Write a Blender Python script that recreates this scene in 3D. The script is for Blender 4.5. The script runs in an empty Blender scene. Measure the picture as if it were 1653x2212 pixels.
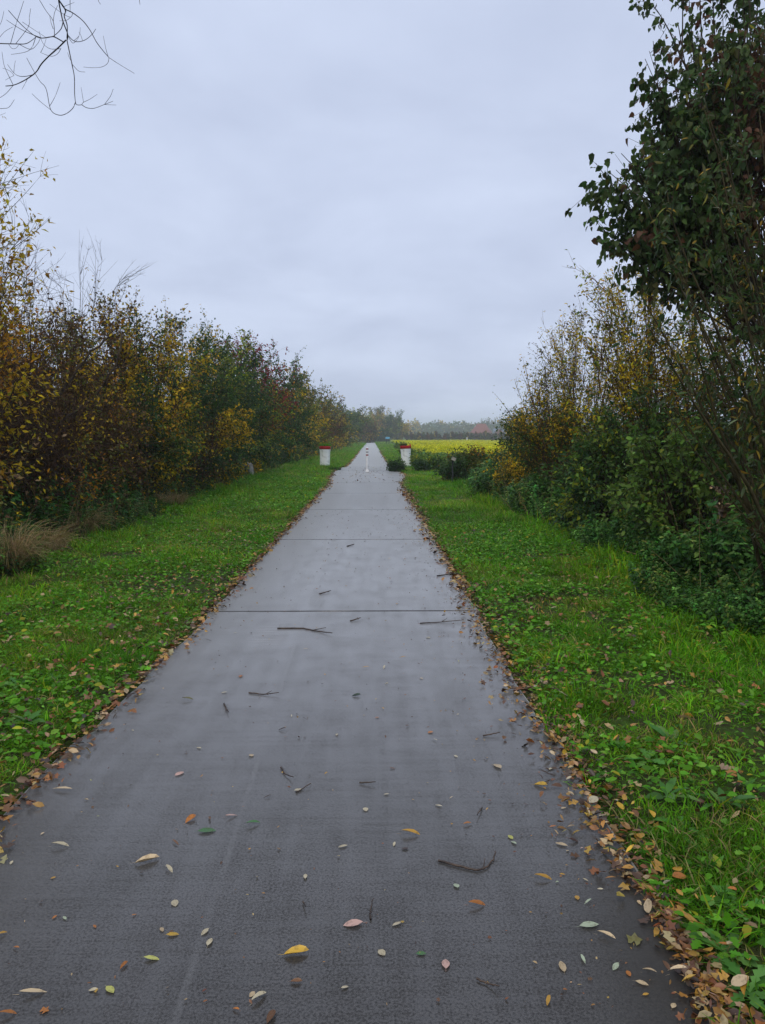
import bpy, bmesh, math, random
import numpy as np
from mathutils import Vector, Matrix

R_ = math.radians
rng = np.random.default_rng(11)
random.seed(5)
scene = bpy.context.scene
col = scene.collection

# ------------------------------------------------------------------ camera
PITCH, YAW, CAMZ = R_(5.57), R_(0.835), 1.6
cam_d = bpy.data.cameras.new('camera')
cam = bpy.data.objects.new('camera', cam_d)
col.objects.link(cam)
cam.location = (0, 0, CAMZ)
cam.rotation_euler = (math.pi / 2 - PITCH, 0, -YAW)
cam_d.sensor_fit = 'VERTICAL'
cam_d.sensor_height = 36.0
cam_d.lens = 27.0
cam_d.clip_start = 0.05
cam_d.clip_end = 6000
scene.camera = cam

# ------------------------------------------------------------------ world: overcast sky
SUN_EL, SUN_AZ = R_(58), R_(205)
world = bpy.data.worlds.new('World')
scene.world = world
world.use_nodes = True
wt = world.node_tree
wt.nodes.clear()


def wn(t, **kw):
    n = wt.nodes.new(t)
    for k, v in kw.items():
        setattr(n, k, v)
    return n


w_out = wn('ShaderNodeOutputWorld')
w_bg = wn('ShaderNodeBackground')
w_bg.inputs['Strength'].default_value = 0.1
sky = wn('ShaderNodeTexSky')
sky.sky_type = 'NISHITA'
sky.sun_disc = False
sky.sun_elevation = SUN_EL
sky.sun_rotation = SUN_AZ
sky.air_density = 1.0
sky.dust_density = 3.0
tc = wn('ShaderNodeTexCoord')
sep = wn('ShaderNodeSeparateXYZ')
wt.links.new(tc.outputs['Generated'], sep.inputs[0])
# cloud deck seen in perspective: direction / (z + k)
zz = wn('ShaderNodeMath', operation='MAXIMUM'); zz.inputs[1].default_value = 0.0
wt.links.new(sep.outputs['Z'], zz.inputs[0])
za = wn('ShaderNodeMath', operation='ADD'); za.inputs[1].default_value = 0.22
wt.links.new(zz.outputs[0], za.inputs[0])
dx_ = wn('ShaderNodeMath', operation='DIVIDE'); dy_ = wn('ShaderNodeMath', operation='DIVIDE')
wt.links.new(sep.outputs['X'], dx_.inputs[0]); wt.links.new(za.outputs[0], dx_.inputs[1])
wt.links.new(sep.outputs['Y'], dy_.inputs[0]); wt.links.new(za.outputs[0], dy_.inputs[1])
cmb = wn('ShaderNodeCombineXYZ')
wt.links.new(dx_.outputs[0], cmb.inputs[0]); wt.links.new(dy_.outputs[0], cmb.inputs[1])
nz = wn('ShaderNodeTexNoise')
nz.inputs['Scale'].default_value = 1.5
nz.inputs['Detail'].default_value = 5.0
nz.inputs['Roughness'].default_value = 0.52
nz.inputs['Distortion'].default_value = 0.25
wt.links.new(cmb.outputs[0], nz.inputs['Vector'])
cr = wn('ShaderNodeValToRGB')
cr.color_ramp.elements[0].position = 0.36
cr.color_ramp.elements[0].color = (5.7, 6.45, 8.4, 1)
cr.color_ramp.elements[1].position = 0.66
cr.color_ramp.elements[1].color = (6.95, 7.8, 9.85, 1)
wt.links.new(nz.outputs['Fac'], cr.inputs[0])
# thicker cloud towards the horizon (CIE overcast falls off there)
ele = wn('ShaderNodeMapRange')
ele.inputs['From Min'].default_value = 0.0
ele.inputs['From Max'].default_value = 0.22
ele.inputs['To Min'].default_value = 1.0
ele.inputs['To Max'].default_value = 1.0
ele.interpolation_type = 'SMOOTHSTEP'
wt.links.new(zz.outputs[0], ele.inputs['Value'])
mul = wn('ShaderNodeMix', data_type='RGBA', blend_type='MULTIPLY')
mul.inputs['Factor'].default_value = 1.0
wt.links.new(cr.outputs[0], mul.inputs['A'])
wt.links.new(ele.outputs[0], mul.inputs['B'])
mixs = wn('ShaderNodeMix', data_type='RGBA')
mixs.inputs['Factor'].default_value = 0.94
wt.links.new(sky.outputs[0], mixs.inputs['A'])
wt.links.new(mul.outputs['Result'], mixs.inputs['B'])
wt.links.new(mixs.outputs['Result'], w_bg.inputs['Color'])
wt.links.new(w_bg.outputs[0], w_out.inputs['Surface'])

sun_d = bpy.data.lights.new('sun', 'SUN')
sun_d.energy = 1.5
sun_d.angle = R_(50)
sun_d.color = (1.0, 0.92, 0.80)
sun = bpy.data.objects.new('sun', sun_d)
col.objects.link(sun)
sun.rotation_euler = Vector((-math.sin(SUN_AZ) * math.cos(SUN_EL), -math.cos(SUN_AZ) * math.cos(SUN_EL), -math.sin(SUN_EL))).to_track_quat('-Z', 'Y').to_euler()

vs = scene.view_settings
vs.view_transform = 'Standard'
vs.look = 'None'
vs.exposure = 0.0
vs.gamma = 1.0
vs.use_curve_mapping = False
cy = scene.cycles
cy.use_denoising = True
cy.max_bounces = 8
cy.diffuse_bounces = 4
cy.glossy_bounces = 3
cy.transmission_bounces = 5
cy.volume_bounces = 1
cy.caustics_reflective = False
cy.caustics_refractive = False
cy.sample_clamp_indirect = 6.0

# ------------------------------------------------------------------ pixel helpers (photo displayed 1653 x 2212)
FD = 27.0 / 36.0 * 2212.0


def ray(px, py):
    v = Vector(((px - 826.5) / FD, -(py - 1106.0) / FD, -1.0))
    return cam.rotation_euler.to_matrix() @ v


def at(px, py, Y):
    d = ray(px, py)
    t = Y / d.y
    return np.array((d.x * t, Y, CAMZ + d.z * t))


def on_ground(px, py, z=0.0):
    d = ray(px, py)
    t = (z - CAMZ) / d.z
    return np.array((d.x * t, d.y * t, z))


# ------------------------------------------------------------------ mesh helpers
def mesh_np(name, V, F, C=None, smooth=False):
    V = np.ascontiguousarray(V, dtype=np.float32)
    F = np.ascontiguousarray(F, dtype=np.int32)
    me = bpy.data.meshes.new(name)
    k = F.shape[1]
    me.vertices.add(len(V)); me.vertices.foreach_set('co', V.ravel())
    me.loops.add(F.size); me.loops.foreach_set('vertex_index', F.ravel())
    me.polygons.add(len(F)); me.polygons.foreach_set('loop_start', np.arange(0, F.size, k, dtype=np.int32))
    if smooth:
        me.polygons.foreach_set('use_smooth', np.ones(len(F), dtype=bool))
    me.update(calc_edges=True)
    if C is not None:
        a = me.color_attributes.new('tint', 'FLOAT_COLOR', 'POINT')
        c4 = np.ones((len(V), 4), dtype=np.float32)
        c4[:, :3] = C
        a.data.foreach_set('color', c4.ravel())
    return me


def link(name, me, mat=None, parent=None):
    o = bpy.data.objects.new(name, me)
    col.objects.link(o)
    if mat is not None and me is not None and len(me.materials) == 0:
        me.materials.append(mat)
    if parent is not None:
        o.parent = parent
    return o


def empty(name, loc=(0, 0, 0)):
    o = bpy.data.objects.new(name, None)
    o.empty_display_size = 0.2
    o.location = tuple(float(v) for v in loc)
    col.objects.link(o)
    return o


def tag(o, label=None, cat=None, group=None, kind=None):
    if label: o['label'] = label
    if cat: o['category'] = cat
    if group: o['group'] = group
    if kind: o['kind'] = kind
    return o


class Buf:
    """collects triangles"""
    def __init__(self):
        self.V, self.F, self.C, self.n = [], [], [], 0

    def add(self, V, F, C):
        if len(V) == 0:
            return
        self.V.append(V); self.F.append(F + self.n)
        C = np.asarray(C, dtype=np.float32)
        if C.ndim == 1:
            C = np.tile(C, (len(V), 1))
        self.C.append(C); self.n += len(V)

    def scatter(self, tpl, pos, Rm, scale, colr):
        tv, tf = tpl[0], tpl[1]
        N = len(pos)
        if N == 0:
            return
        sc = np.asarray(scale, dtype=np.float64)
        if sc.ndim == 1:
            sc = sc[:, None]
        lv = tv[None, :, :] * sc[:, None, :]
        W = np.einsum('nij,nkj->nki', Rm, lv) + pos[:, None, :]
        Fi = tf[None] + (np.arange(N) * len(tv))[:, None, None]
        cc = np.repeat(colr, len(tv), axis=0)
        self.add(W.reshape(-1, 3), Fi.reshape(-1, 3), cc)

    def mesh(self, name, smooth=False, origin=None):
        V = np.concatenate(self.V); F = np.concatenate(self.F); C = np.concatenate(self.C)
        if origin is not None:
            V = V - np.asarray(origin)[None, :]
        return mesh_np(name, V, F, C, smooth)


def unit(v):
    return v / np.maximum(np.linalg.norm(v, axis=-1, keepdims=True), 1e-9)


def rand_dir(n):
    return unit(rng.normal(size=(n, 3)))


def frames(D, roll=None, upref=None):
    """matrix columns: x = D, y = side, z = normal"""
    D = unit(D)
    up = np.tile(np.array([0, 0, 1.0]), (len(D), 1)) if upref is None else upref
    bad = np.abs((D * up).sum(1)) > 0.97
    up = np.where(bad[:, None], np.array([1.0, 0.1, 0]), up)
    S = unit(np.cross(up, D)); N = np.cross(D, S)
    if roll is not None:
        c, s = np.cos(roll)[:, None], np.sin(roll)[:, None]
        S, N = S * c + N * s, N * c - S * s
    return np.stack([D, S, N], axis=2)


def tubes(P, Rr, sides=4):
    """P (N,n,3), Rr (N,n) -> V, F(tris)"""
    N, n, _ = P.shape
    T = unit(np.gradient(P, axis=1))
    ref = np.tile(np.array([0.31, 0.17, 0.93]), (N, n, 1))
    bad = np.abs((T * ref).sum(2)) > 0.95
    ref = np.where(bad[..., None], np.array([1.0, 0, 0]), ref)
    A = unit(np.cross(T, ref)); B = np.cross(T, A)
    ang = np.arange(sides) / sides * 2 * np.pi
    ring = A[:, :, None, :] * np.cos(ang)[None, None, :, None] + B[:, :, None, :] * np.sin(ang)[None, None, :, None]
    V = P[:, :, None, :] + ring * Rr[:, :, None, None]
    i = np.arange(n - 1)[:, None]; j = np.arange(sides)[None, :]
    a = i * sides + j; b = i * sides + (j + 1) % sides; c = a + sides; d = b + sides
    f = np.stack([np.stack([a, b, d], -1), np.stack([a, d, c], -1)], 2).reshape(-1, 3)
    F = f[None] + (np.arange(N) * n * sides)[:, None, None]
    return V.reshape(-1, 3), F.reshape(-1, 3)


def bez(A, B, C, n):
    t = np.linspace(0, 1, n)[None, :, None]
    return (1 - t) ** 2 * A[:, None] + 2 * t * (1 - t) * B[:, None] + t ** 2 * C[:, None]


def vnoise(x, y, scale, seed=0):
    r = np.random.default_rng(seed).random((64, 64))
    u, v = np.asarray(x) / scale + 100, np.asarray(y) / scale + 100
    i, j = np.floor(u).astype(int), np.floor(v).astype(int)
    fu, fv = u - i, v - j
    fu = fu * fu * (3 - 2 * fu); fv = fv * fv * (3 - 2 * fv)
    g = lambda a, b: r[a % 64, b % 64]
    return (g(i, j) * (1 - fu) * (1 - fv) + g(i + 1, j) * fu * (1 - fv) + g(i, j + 1) * (1 - fu) * fv + g(i + 1, j + 1) * fu * fv)


def leaf_tpl(stations, fold=0.25, curl=0.3, twist=0.0, centre=0.0):
    V, rows = [], []
    for (x, w) in stations:
        z0 = -curl * x * x
        if w == 0:
            rows.append([len(V)]); V.append((x - centre, 0, z0))
        else:
            k = len(V); tw = twist * (x - 0.5)
            V += [(x - centre, w, z0 + fold * w + tw * w), (x - centre, 0, z0), (x - centre, -w, z0 + fold * w - tw * w)]
            rows.append([k, k + 1, k + 2])
    F = []
    for a, b in zip(rows, rows[1:]):
        if len(a) == 1:
            F += [(a[0], b[1], b[0]), (a[0], b[2], b[1])]
        elif len(b) == 1:
            F += [(a[0], a[1], b[0]), (a[1], a[2], b[0])]
        else:
            F += [(a[0], a[1], b[1]), (a[0], b[1], b[0]), (a[1], a[2], b[2]), (a[1], b[2], b[1])]
    return np.array(V, float), np.array(F, int)


T_DIAMOND = leaf_tpl([(0, 0), (.45, .30), (1, 0)], .3, .15)
T_DIAMOND = (np.array([(0, 0, 0), (.5, .3, .09), (1, 0, -.1), (.5, -.3, .09)], float), np.array([(0, 2, 1), (0, 3, 2)], int))
T_SLIM = (np.array([(0, 0, 0), (.45, .13, .05), (1, 0, -.12), (.45, -.13, .05)], float), np.array([(0, 2, 1), (0, 3, 2)], int))
T_OVAL = leaf_tpl([(0, 0), (.25, .24), (.62, .26), (1, 0)], .25, .25)
T_OVAL4 = leaf_tpl([(0, 0), (.45, .29), (1, 0)], .25, .25)
T_LANCE = leaf_tpl([(0, 0), (.3, .095), (.65, .085), (1, 0)], .3, .35)
T_POPLAR = leaf_tpl([(0, 0), (.2, .38), (.62, .30), (1.0, 0)], .35, .3)
T_BLADE = (np.array([(0, .5, 0), (0, -.5, 0), (.55, .36, .10), (.55, -.36, .10), (1.0, 0, -.05)], float),
           np.array([(0, 1, 3), (0, 3, 2), (2, 3, 4)], int))
T_BLADE1 = (np.array([(0, .5, 0), (0, -.5, 0), (1.0, 0, .06)], float), np.array([(0, 1, 2)], int))


def lobed_tpl(lobes, depth, curl=.12):
    V = [(0.42, 0, 0)]
    n = lobes * 2
    for i in range(n + 1):
        a = -math.pi * 0.86 + 2 * math.pi * 0.86 * i / n
        r = 0.56 if i % 2 else depth
        if i % 2 and abs(a) > 1.8: r *= .72
        V.append((0.42 + r * math.cos(a), r * math.sin(a), curl * r * (1 if i % 3 else -.4)))
    F = [(0, i, i + 1) for i in range(1, n + 1)]
    return np.array(V, float), np.array(F, int)


T_MAPLE = lobed_tpl(5, .36)
T_OAK = leaf_tpl([(0, 0), (.15, .1), (.28, .22), (.4, .13), (.55, .28), (.68, .15), (.82, .2), (1, 0)], .3, .1)

# ------------------------------------------------------------------ materials
MATS = {}


def new_mat(name):
    m = bpy.data.materials.new(name)
    m.use_nodes = True
    return m, m.node_tree, m.node_tree.nodes['Principled BSDF']


def leaf_mat(name, source='tint', transl=0.3, rough=0.5, spec=0.35, spots=0.0):
    m, nt, bs = new_mat(name)
    if source == 'tint':
        a = nt.nodes.new('ShaderNodeAttribute'); a.attribute_name = 'tint'; csock = a.outputs['Color']
    else:
        a = nt.nodes.new('ShaderNodeObjectInfo'); csock = a.outputs['Color']
    if spots > 0:
        t = nt.nodes.new('ShaderNodeTexCoord')
        n = nt.nodes.new('ShaderNodeTexNoise'); n.inputs['Scale'].default_value = 5.0 if source != 'tint' else 60.0
        n.inputs['Detail'].default_value = 4
        nt.links.new(t.outputs['Object'], n.inputs['Vector'])
        mr = nt.nodes.new('ShaderNodeMapRange'); mr.inputs['From Min'].default_value = .52; mr.inputs['From Max'].default_value = .72
        mr.inputs['To Max'].default_value = spots
        nt.links.new(n.outputs['Fac'], mr.inputs['Value'])
        mx = nt.nodes.new('ShaderNodeMix'); mx.data_type = 'RGBA'
        mx.inputs['B'].default_value = (.07, .035, .012, 1)
        nt.links.new(mr.outputs[0], mx.inputs['Factor']); nt.links.new(csock, mx.inputs['A'])
        csock = mx.outputs['Result']
    nt.links.new(csock, bs.inputs['Base Color'])
    bs.inputs['Roughness'].default_value = rough
    bs.inputs['Specular IOR Level'].default_value = spec
    if transl > 0:
        tr = nt.nodes.new('ShaderNodeBsdfTranslucent')
        nt.links.new(csock, tr.inputs['Color'])
        ms = nt.nodes.new('ShaderNodeMixShader'); ms.inputs[0].default_value = transl
        out = nt.nodes['Material Output']
        nt.links.new(bs.outputs[0], ms.inputs[1]); nt.links.new(tr.outputs[0], ms.inputs[2])
        nt.links.new(ms.outputs[0], out.inputs['Surface'])
    MATS[name] = m
    return m


M_LEAF = leaf_mat('leaf_green', transl=.36, rough=.38, spec=.13)
M_GRASS = leaf_mat('grass_blade', transl=.38, rough=.45, spec=.10)
M_LITTER = leaf_mat('fallen_leaf_litter', transl=.12, rough=.42, spec=.5, spots=.55)
M_LEAFOBJ = leaf_mat('fallen_leaf_single', source='obj', transl=.1, rough=.4, spec=.5, spots=.5)
M_CROWNOBJ = leaf_mat('tree_leaf_single', source='obj', transl=.34, rough=.38, spec=.15)


def inst_mat(name, src):
    m = src.copy(); m.name = name
    nt = m.node_tree
    a = [n for n in nt.nodes if n.type == 'ATTRIBUTE'][0]
    b = nt.nodes.new('ShaderNodeAttribute'); b.attribute_type = 'INSTANCER'; b.attribute_name = 'itint'
    mx = nt.nodes.new('ShaderNodeMix'); mx.data_type = 'RGBA'; mx.blend_type = 'MULTIPLY'; mx.inputs['Factor'].default_value = 1
    tos = [l.to_socket for l in a.outputs['Color'].links]
    nt.links.new(a.outputs['Color'], mx.inputs['A']); nt.links.new(b.outputs['Color'], mx.inputs['B'])
    for t in tos:
        nt.links.new(mx.outputs['Result'], t)
    return m


M_GRASSI = inst_mat('grass_blade_tufts', M_GRASS)
M_LEAFI = inst_mat('weed_leaf_plants', M_LEAF)


def gn_scatter(name, templates, pos, eul, scl, tint, variant):
    n = len(pos)
    me = bpy.data.meshes.new(name)
    me.vertices.add(n); me.vertices.foreach_set('co', np.ascontiguousarray(pos, dtype=np.float32).ravel())
    for nm, tp, ar in (('rot', 'FLOAT_VECTOR', eul), ('scl', 'FLOAT_VECTOR', scl), ('itint', 'FLOAT_COLOR', None)):
        at_ = me.attributes.new(nm, tp, 'POINT')
        if nm == 'itint':
            c4 = np.ones((n, 4), dtype=np.float32); c4[:, :3] = tint
            at_.data.foreach_set('color', c4.ravel())
        else:
            at_.data.foreach_set('vector', np.ascontiguousarray(ar, dtype=np.float32).ravel())
    va = me.attributes.new('variant', 'INT', 'POINT'); va.data.foreach_set('value', np.ascontiguousarray(variant, dtype=np.int32))
    me.update()
    o = bpy.data.objects.new(name, me); col.objects.link(o)
    ng = bpy.data.node_groups.new(name + '_scatter', 'GeometryNodeTree')
    ng.interface.new_socket('Geometry', in_out='INPUT', socket_type='NodeSocketGeometry')
    ng.interface.new_socket('Geometry', in_out='OUTPUT', socket_type='NodeSocketGeometry')
    gi = ng.nodes.new('NodeGroupInput'); go = ng.nodes.new('NodeGroupOutput')
    jn = ng.nodes.new('GeometryNodeJoinGeometry')

    def named(nm, tp):
        q = ng.nodes.new('GeometryNodeInputNamedAttribute'); q.data_type = tp; q.inputs['Name'].default_value = nm
        return q.outputs['Attribute']
    r_, s_, v_ = named('rot', 'FLOAT_VECTOR'), named('scl', 'FLOAT_VECTOR'), named('variant', 'INT')
    for k, tm in enumerate(templates):
        to = bpy.data.objects.new(tm.name + '_source', tm)
        oi = ng.nodes.new('GeometryNodeObjectInfo'); oi.inputs['Object'].default_value = to; oi.inputs['As Instance'].default_value = True
        cp = ng.nodes.new('FunctionNodeCompare'); cp.data_type = 'INT'; cp.operation = 'EQUAL'
        ng.links.new(v_, cp.inputs[2]); cp.inputs[3].default_value = k
        ip = ng.nodes.new('GeometryNodeInstanceOnPoints')
        ng.links.new(gi.outputs[0], ip.inputs['Points']); ng.links.new(cp.outputs[0], ip.inputs['Selection'])
        ng.links.new(oi.outputs['Geometry'], ip.inputs['Instance'])
        ng.links.new(r_, ip.inputs['Rotation']); ng.links.new(s_, ip.inputs['Scale'])
        ng.links.new(ip.outputs[0], jn.inputs[0])
    ng.links.new(jn.outputs[0], go.inputs[0])
    md = o.modifiers.new('scatter', 'NODES'); md.node_group = ng
    return o


def noisy_mat(name, c1, c2, scale=8, rough=.7, bump=.2, spec=.15, stretch=(1, 1, 1), detail=6, lo=.35, hi=.65):
    m, nt, bs = new_mat(name)
    t = nt.nodes.new('ShaderNodeTexCoord')
    mp = nt.nodes.new('ShaderNodeMapping'); mp.inputs['Scale'].default_value = stretch
    nt.links.new(t.outputs['Object'], mp.inputs[0])
    n = nt.nodes.new('ShaderNodeTexNoise'); n.inputs['Scale'].default_value = scale; n.inputs['Detail'].default_value = detail
    nt.links.new(mp.outputs[0], n.inputs['Vector'])
    r = nt.nodes.new('ShaderNodeValToRGB')
    r.color_ramp.elements[0].position = lo; r.color_ramp.elements[0].color = (*c1, 1)
    r.color_ramp.elements[1].position = hi; r.color_ramp.elements[1].color = (*c2, 1)
    nt.links.new(n.outputs['Fac'], r.inputs[0]); nt.links.new(r.outputs[0], bs.inputs['Base Color'])
    b = nt.nodes.new('ShaderNodeBump'); b.inputs['Strength'].default_value = bump; b.inputs['Distance'].default_value = .02
    nt.links.new(n.outputs['Fac'], b.inputs['Height']); nt.links.new(b.outputs[0], bs.inputs['Normal'])
    bs.inputs['Roughness'].default_value = rough
    bs.inputs['Specular IOR Level'].default_value = spec
    MATS[name] = m
    return m


M_BARK = noisy_mat('bark_brown', (.022, .016, .011), (.075, .055, .036), 14, .85, .5, stretch=(1, 1, .3))
M_BARKRED = noisy_mat('bark_reddish', (.055, .028, .016), (.15, .085, .048), 14, .8, .4, stretch=(1, 1, .3))
M_BARKGREY = noisy_mat('bark_grey_violet', (.030, .026, .030), (.085, .070, .068), 14, .8, .4, stretch=(1, 1, .3))
M_BARKOLIVE = noisy_mat('bark_olive', (.028, .022, .010), (.085, .066, .028), 12, .75, .4, stretch=(1, 1, .3))
M_DRY = noisy_mat('dry_stem', (.16, .11, .05), (.34, .26, .13), 20, .8, .3)
M_TWIG = noisy_mat('wet_twig', (.022, .013, .008), (.085, .052, .030), 25, .5, .4, spec=.5)
M_WHITE = noisy_mat('white_paint', (.74, .74, .74), (.86, .86, .85), 6, .55, .15, lo=.25, hi=.6)
M_WHITEDIRTY = noisy_mat('weathered_white_paint', (.46, .47, .44), (.80, .80, .79), 5, .65, .3, lo=.30, hi=.50)
M_RED = noisy_mat('red_paint', (.26, .010, .012), (.46, .016, .018), 5, .5, .25)
M_DKRED = noisy_mat('dark_red_reflector', (.20, .012, .014), (.28, .02, .02), 7, .3, .05)
M_GREYBAND = noisy_mat('grey_reflector', (.20, .21, .22), (.30, .31, .32), 7, .3, .05)
M_STONE = noisy_mat('weathered_concrete', (.16, .15, .12), (.34, .32, .27), 7, .85, .5)
M_SOIL = noisy_mat('dark_soil', (.018, .013, .009), (.05, .036, .022), 20, .9, .6)
M_METAL = noisy_mat('dark_post', (.018, .02, .022), (.04, .042, .045), 9, .5, .1)
M_BLUE = noisy_mat('blue_panel', (.10, .36, .58), (.16, .46, .68), 4, .45, .05)
M_BRICK = noisy_mat('red_brick', (.17, .075, .055), (.26, .115, .085), 3, .85, .2)
M_ROOFRED = noisy_mat('red_roof_tile', (.17, .065, .055), (.25, .10, .085), 2, .8, .2)
M_ROOFBLUE = noisy_mat('slate_roof', (.10, .13, .17), (.16, .19, .24), 2, .6, .2)
M_DARK = noisy_mat('opening_shade', (.01, .01, .012), (.025, .025, .03), 4, .6, .05)
M_GLASS = noisy_mat('window_glass', (.03, .04, .05), (.06, .07, .09), 2, .1, .0, spec=.6)
M_CLOTH = noisy_mat('navy_cloth', (.012, .014, .030), (.03, .032, .06), 12, .9, .3)
M_SKIN = noisy_mat('skin', (.42, .25, .18), (.52, .32, .24), 8, .6, .05)
M_RUBBER = noisy_mat('black_rubber', (.012, .012, .013), (.03, .03, .03), 20, .6, .1)
M_STEEL = noisy_mat('grey_steel', (.25, .26, .27), (.36, .37, .38), 10, .4, .05)

# ---- wet concrete of the path
M_CONC, nt, bs = new_mat('wet_concrete')
tcn = nt.nodes.new('ShaderNodeTexCoord')


def tex(scale, detail=5, stretch=(1, 1, 1), rough=.55, dist=0.0):
    mp = nt.nodes.new('ShaderNodeMapping'); mp.inputs['Scale'].default_value = stretch
    nt.links.new(tcn.outputs['Object'], mp.inputs[0])
    n = nt.nodes.new('ShaderNodeTexNoise')
    n.inputs['Scale'].default_value = scale; n.inputs['Detail'].default_value = detail
    n.inputs['Roughness'].default_value = rough; n.inputs['Distortion'].default_value = dist
    nt.links.new(mp.outputs[0], n.inputs['Vector'])
    return n.outputs['Fac']


def maprange(s, a, b, c, d):
    m = nt.nodes.new('ShaderNodeMapRange')
    m.inputs['From Min'].default_value = a; m.inputs['From Max'].default_value = b
    m.inputs['To Min'].default_value = c; m.inputs['To Max'].default_value = d
    nt.links.new(s, m.inputs['Value'])
    return m.outputs[0]


def mth(op, a, b):
    m = nt.nodes.new('ShaderNodeMath'); m.operation = op
    for i, v in enumerate((a, b)):
        if isinstance(v, (int, float)):
            m.inputs[i].default_value = v
        else:
            nt.links.new(v, m.inputs[i])
    return m.outputs[0]


def cmix(f, a, b, mode='MIX'):
    m = nt.nodes.new('ShaderNodeMix'); m.data_type = 'RGBA'; m.blend_type = mode
    for k, v in (('Factor', f), ('A', a), ('B', b)):
        if isinstance(v, (int, float)):
            m.inputs[k].default_value = v
        elif isinstance(v, tuple):
            m.inputs[k].default_value = (*v, 1)
        else:
            nt.links.new(v, m.inputs[k])
    return m.outputs['Result']


n_big = tex(.55, 4, (1, .45, 1))
n_mid = tex(4.5, 5, (1, .7, 1))
n_agg = tex(115, 5, rough=.72)
n_fine = tex(210, 2)
n_brush = tex(22, 4, (.10, 1.5, 1), rough=.65)
n_long = tex(5, 4, (2.6, .16, 1))
sepx = nt.nodes.new('ShaderNodeSeparateXYZ'); nt.links.new(tcn.outputs['Object'], sepx.inputs[0])
c = cmix(maprange(n_agg, .32, .68, 0, 1), (.0015, .0013, .001), (.058, .051, .043))
c = cmix(maprange(n_mid, .35, .7, 0, .4), c, (.015, .0135, .011))
c = cmix(maprange(n_big, .35, .65, .0, .35), c, (.03, .029, .027))
# the surfacing turns paler beyond the crossing
c = cmix(maprange(sepx.outputs['Y'], 41.0, 41.6, 0, .85), c, (.20, .195, .19))
# smooth trowelled lane: a slightly paler strip ends on a straight line
strip = mth('MULTIPLY', maprange(sepx.outputs['X'], -.60, -.57, 1, 0), maprange(sepx.outputs['X'], -.95, -.7, 0, 1))
c = cmix(mth('MULTIPLY', strip, maprange(n_mid, .3, .6, .02, .16)), c, (.085, .085, .085))
lx = mth('ABSOLUTE', mth('ADD', mth('ADD', sepx.outputs['X'], .56), mth('MULTIPLY', mth('SUBTRACT', sepx.outputs['Y'], 3.3), .0133)), 0)
c = cmix(mth('MULTIPLY', maprange(lx, .006, .016, 1, 0), maprange(n_mid, .40, .62, 0, .45)), c, (.10, .10, .10))
# tyre scuffs and moss along both edges
edge = mth('MAXIMUM', maprange(sepx.outputs['X'], .62, .98, 0, 1), maprange(sepx.outputs['X'], -1.2, -1.5, 0, 1))
c = cmix(mth('MULTIPLY', edge, maprange(n_long, .36, .6, 0, .85)), c, (.014, .012, .009))
# pale chalky smear
sm = nt.nodes.new('ShaderNodeMapping'); sm.vector_type = 'POINT'
smp = on_ground(582, 1372)
sm.inputs['Location'].default_value = (-smp[0], -smp[1], 0)
nt.links.new(tcn.outputs['Object'], sm.inputs[0])
sm2 = nt.nodes.new('ShaderNodeMapping'); sm2.inputs['Scale'].default_value = (5.5, 2.2, 1)
nt.links.new(sm.outputs[0], sm2.inputs[0])
ln = nt.nodes.new('ShaderNodeVectorMath'); ln.operation = 'LENGTH'; nt.links.new(sm2.outputs[0], ln.inputs[0])
smear = mth('MULTIPLY', maprange(ln.outputs['Value'], .2, 1.1, 1, 0), maprange(n_brush, .45, .65, 0, .42))
c = cmix(smear, c, (.42, .42, .42))
nt.links.new(c, bs.inputs['Base Color'])
rr = mth('ADD', maprange(n_big, .3, .7, .38, .52), maprange(n_mid, .3, .7, -.05, .06))
rr = mth('SUBTRACT', rr, mth('MULTIPLY', strip, .04))
nt.links.new(rr, bs.inputs['Roughness'])
bs.inputs['Specular IOR Level'].default_value = .15
bs.inputs['IOR'].default_value = 1.45
wet = mth('ADD', maprange(n_agg, .38, .62, .12, 1.35), maprange(n_brush, .3, .7, -.25, .25))
wet = mth('ADD', wet, maprange(n_mid, .3, .7, .17, -.17))
wet = mth('ADD', wet, maprange(n_long, .35, .65, -.16, .16))
wet = mth('MAXIMUM', mth('MINIMUM', wet, 1.0), .12)
nt.links.new(wet, bs.inputs['Coat Weight'])
bs.inputs['Coat IOR'].default_value = 1.58
bs.inputs['Sheen Weight'].default_value = 1.0
bs.inputs['Sheen Roughness'].default_value = .36
bs.inputs['Sheen Tint'].default_value = (1, .97, .92, 1)
bs.inputs['Coat Tint'].default_value = (1, .96, .90, 1)
nt.links.new(mth('ADD', maprange(n_big, .3, .7, .15, .24), maprange(n_mid, .3, .7, -.03, .05)), bs.inputs['Coat Roughness'])
hh = mth('ADD', mth('MULTIPLY', n_agg, .55), mth('MULTIPLY', n_fine, .3))
hh = mth('ADD', hh, mth('MULTIPLY', n_brush, .35))
bmp = nt.nodes.new('ShaderNodeBump'); bmp.inputs['Strength'].default_value = .30; bmp.inputs['Distance'].default_value = .003
nt.links.new(hh, bmp.inputs['Height']); nt.links.new(bmp.outputs[0], bs.inputs['Normal'])
bm2 = nt.nodes.new('ShaderNodeBump'); bm2.inputs['Strength'].default_value = .12; bm2.inputs['Distance'].default_value = .003
nt.links.new(hh, bm2.inputs['Height']); nt.links.new(bm2.outputs[0], bs.inputs['Coat Normal'])

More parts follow.
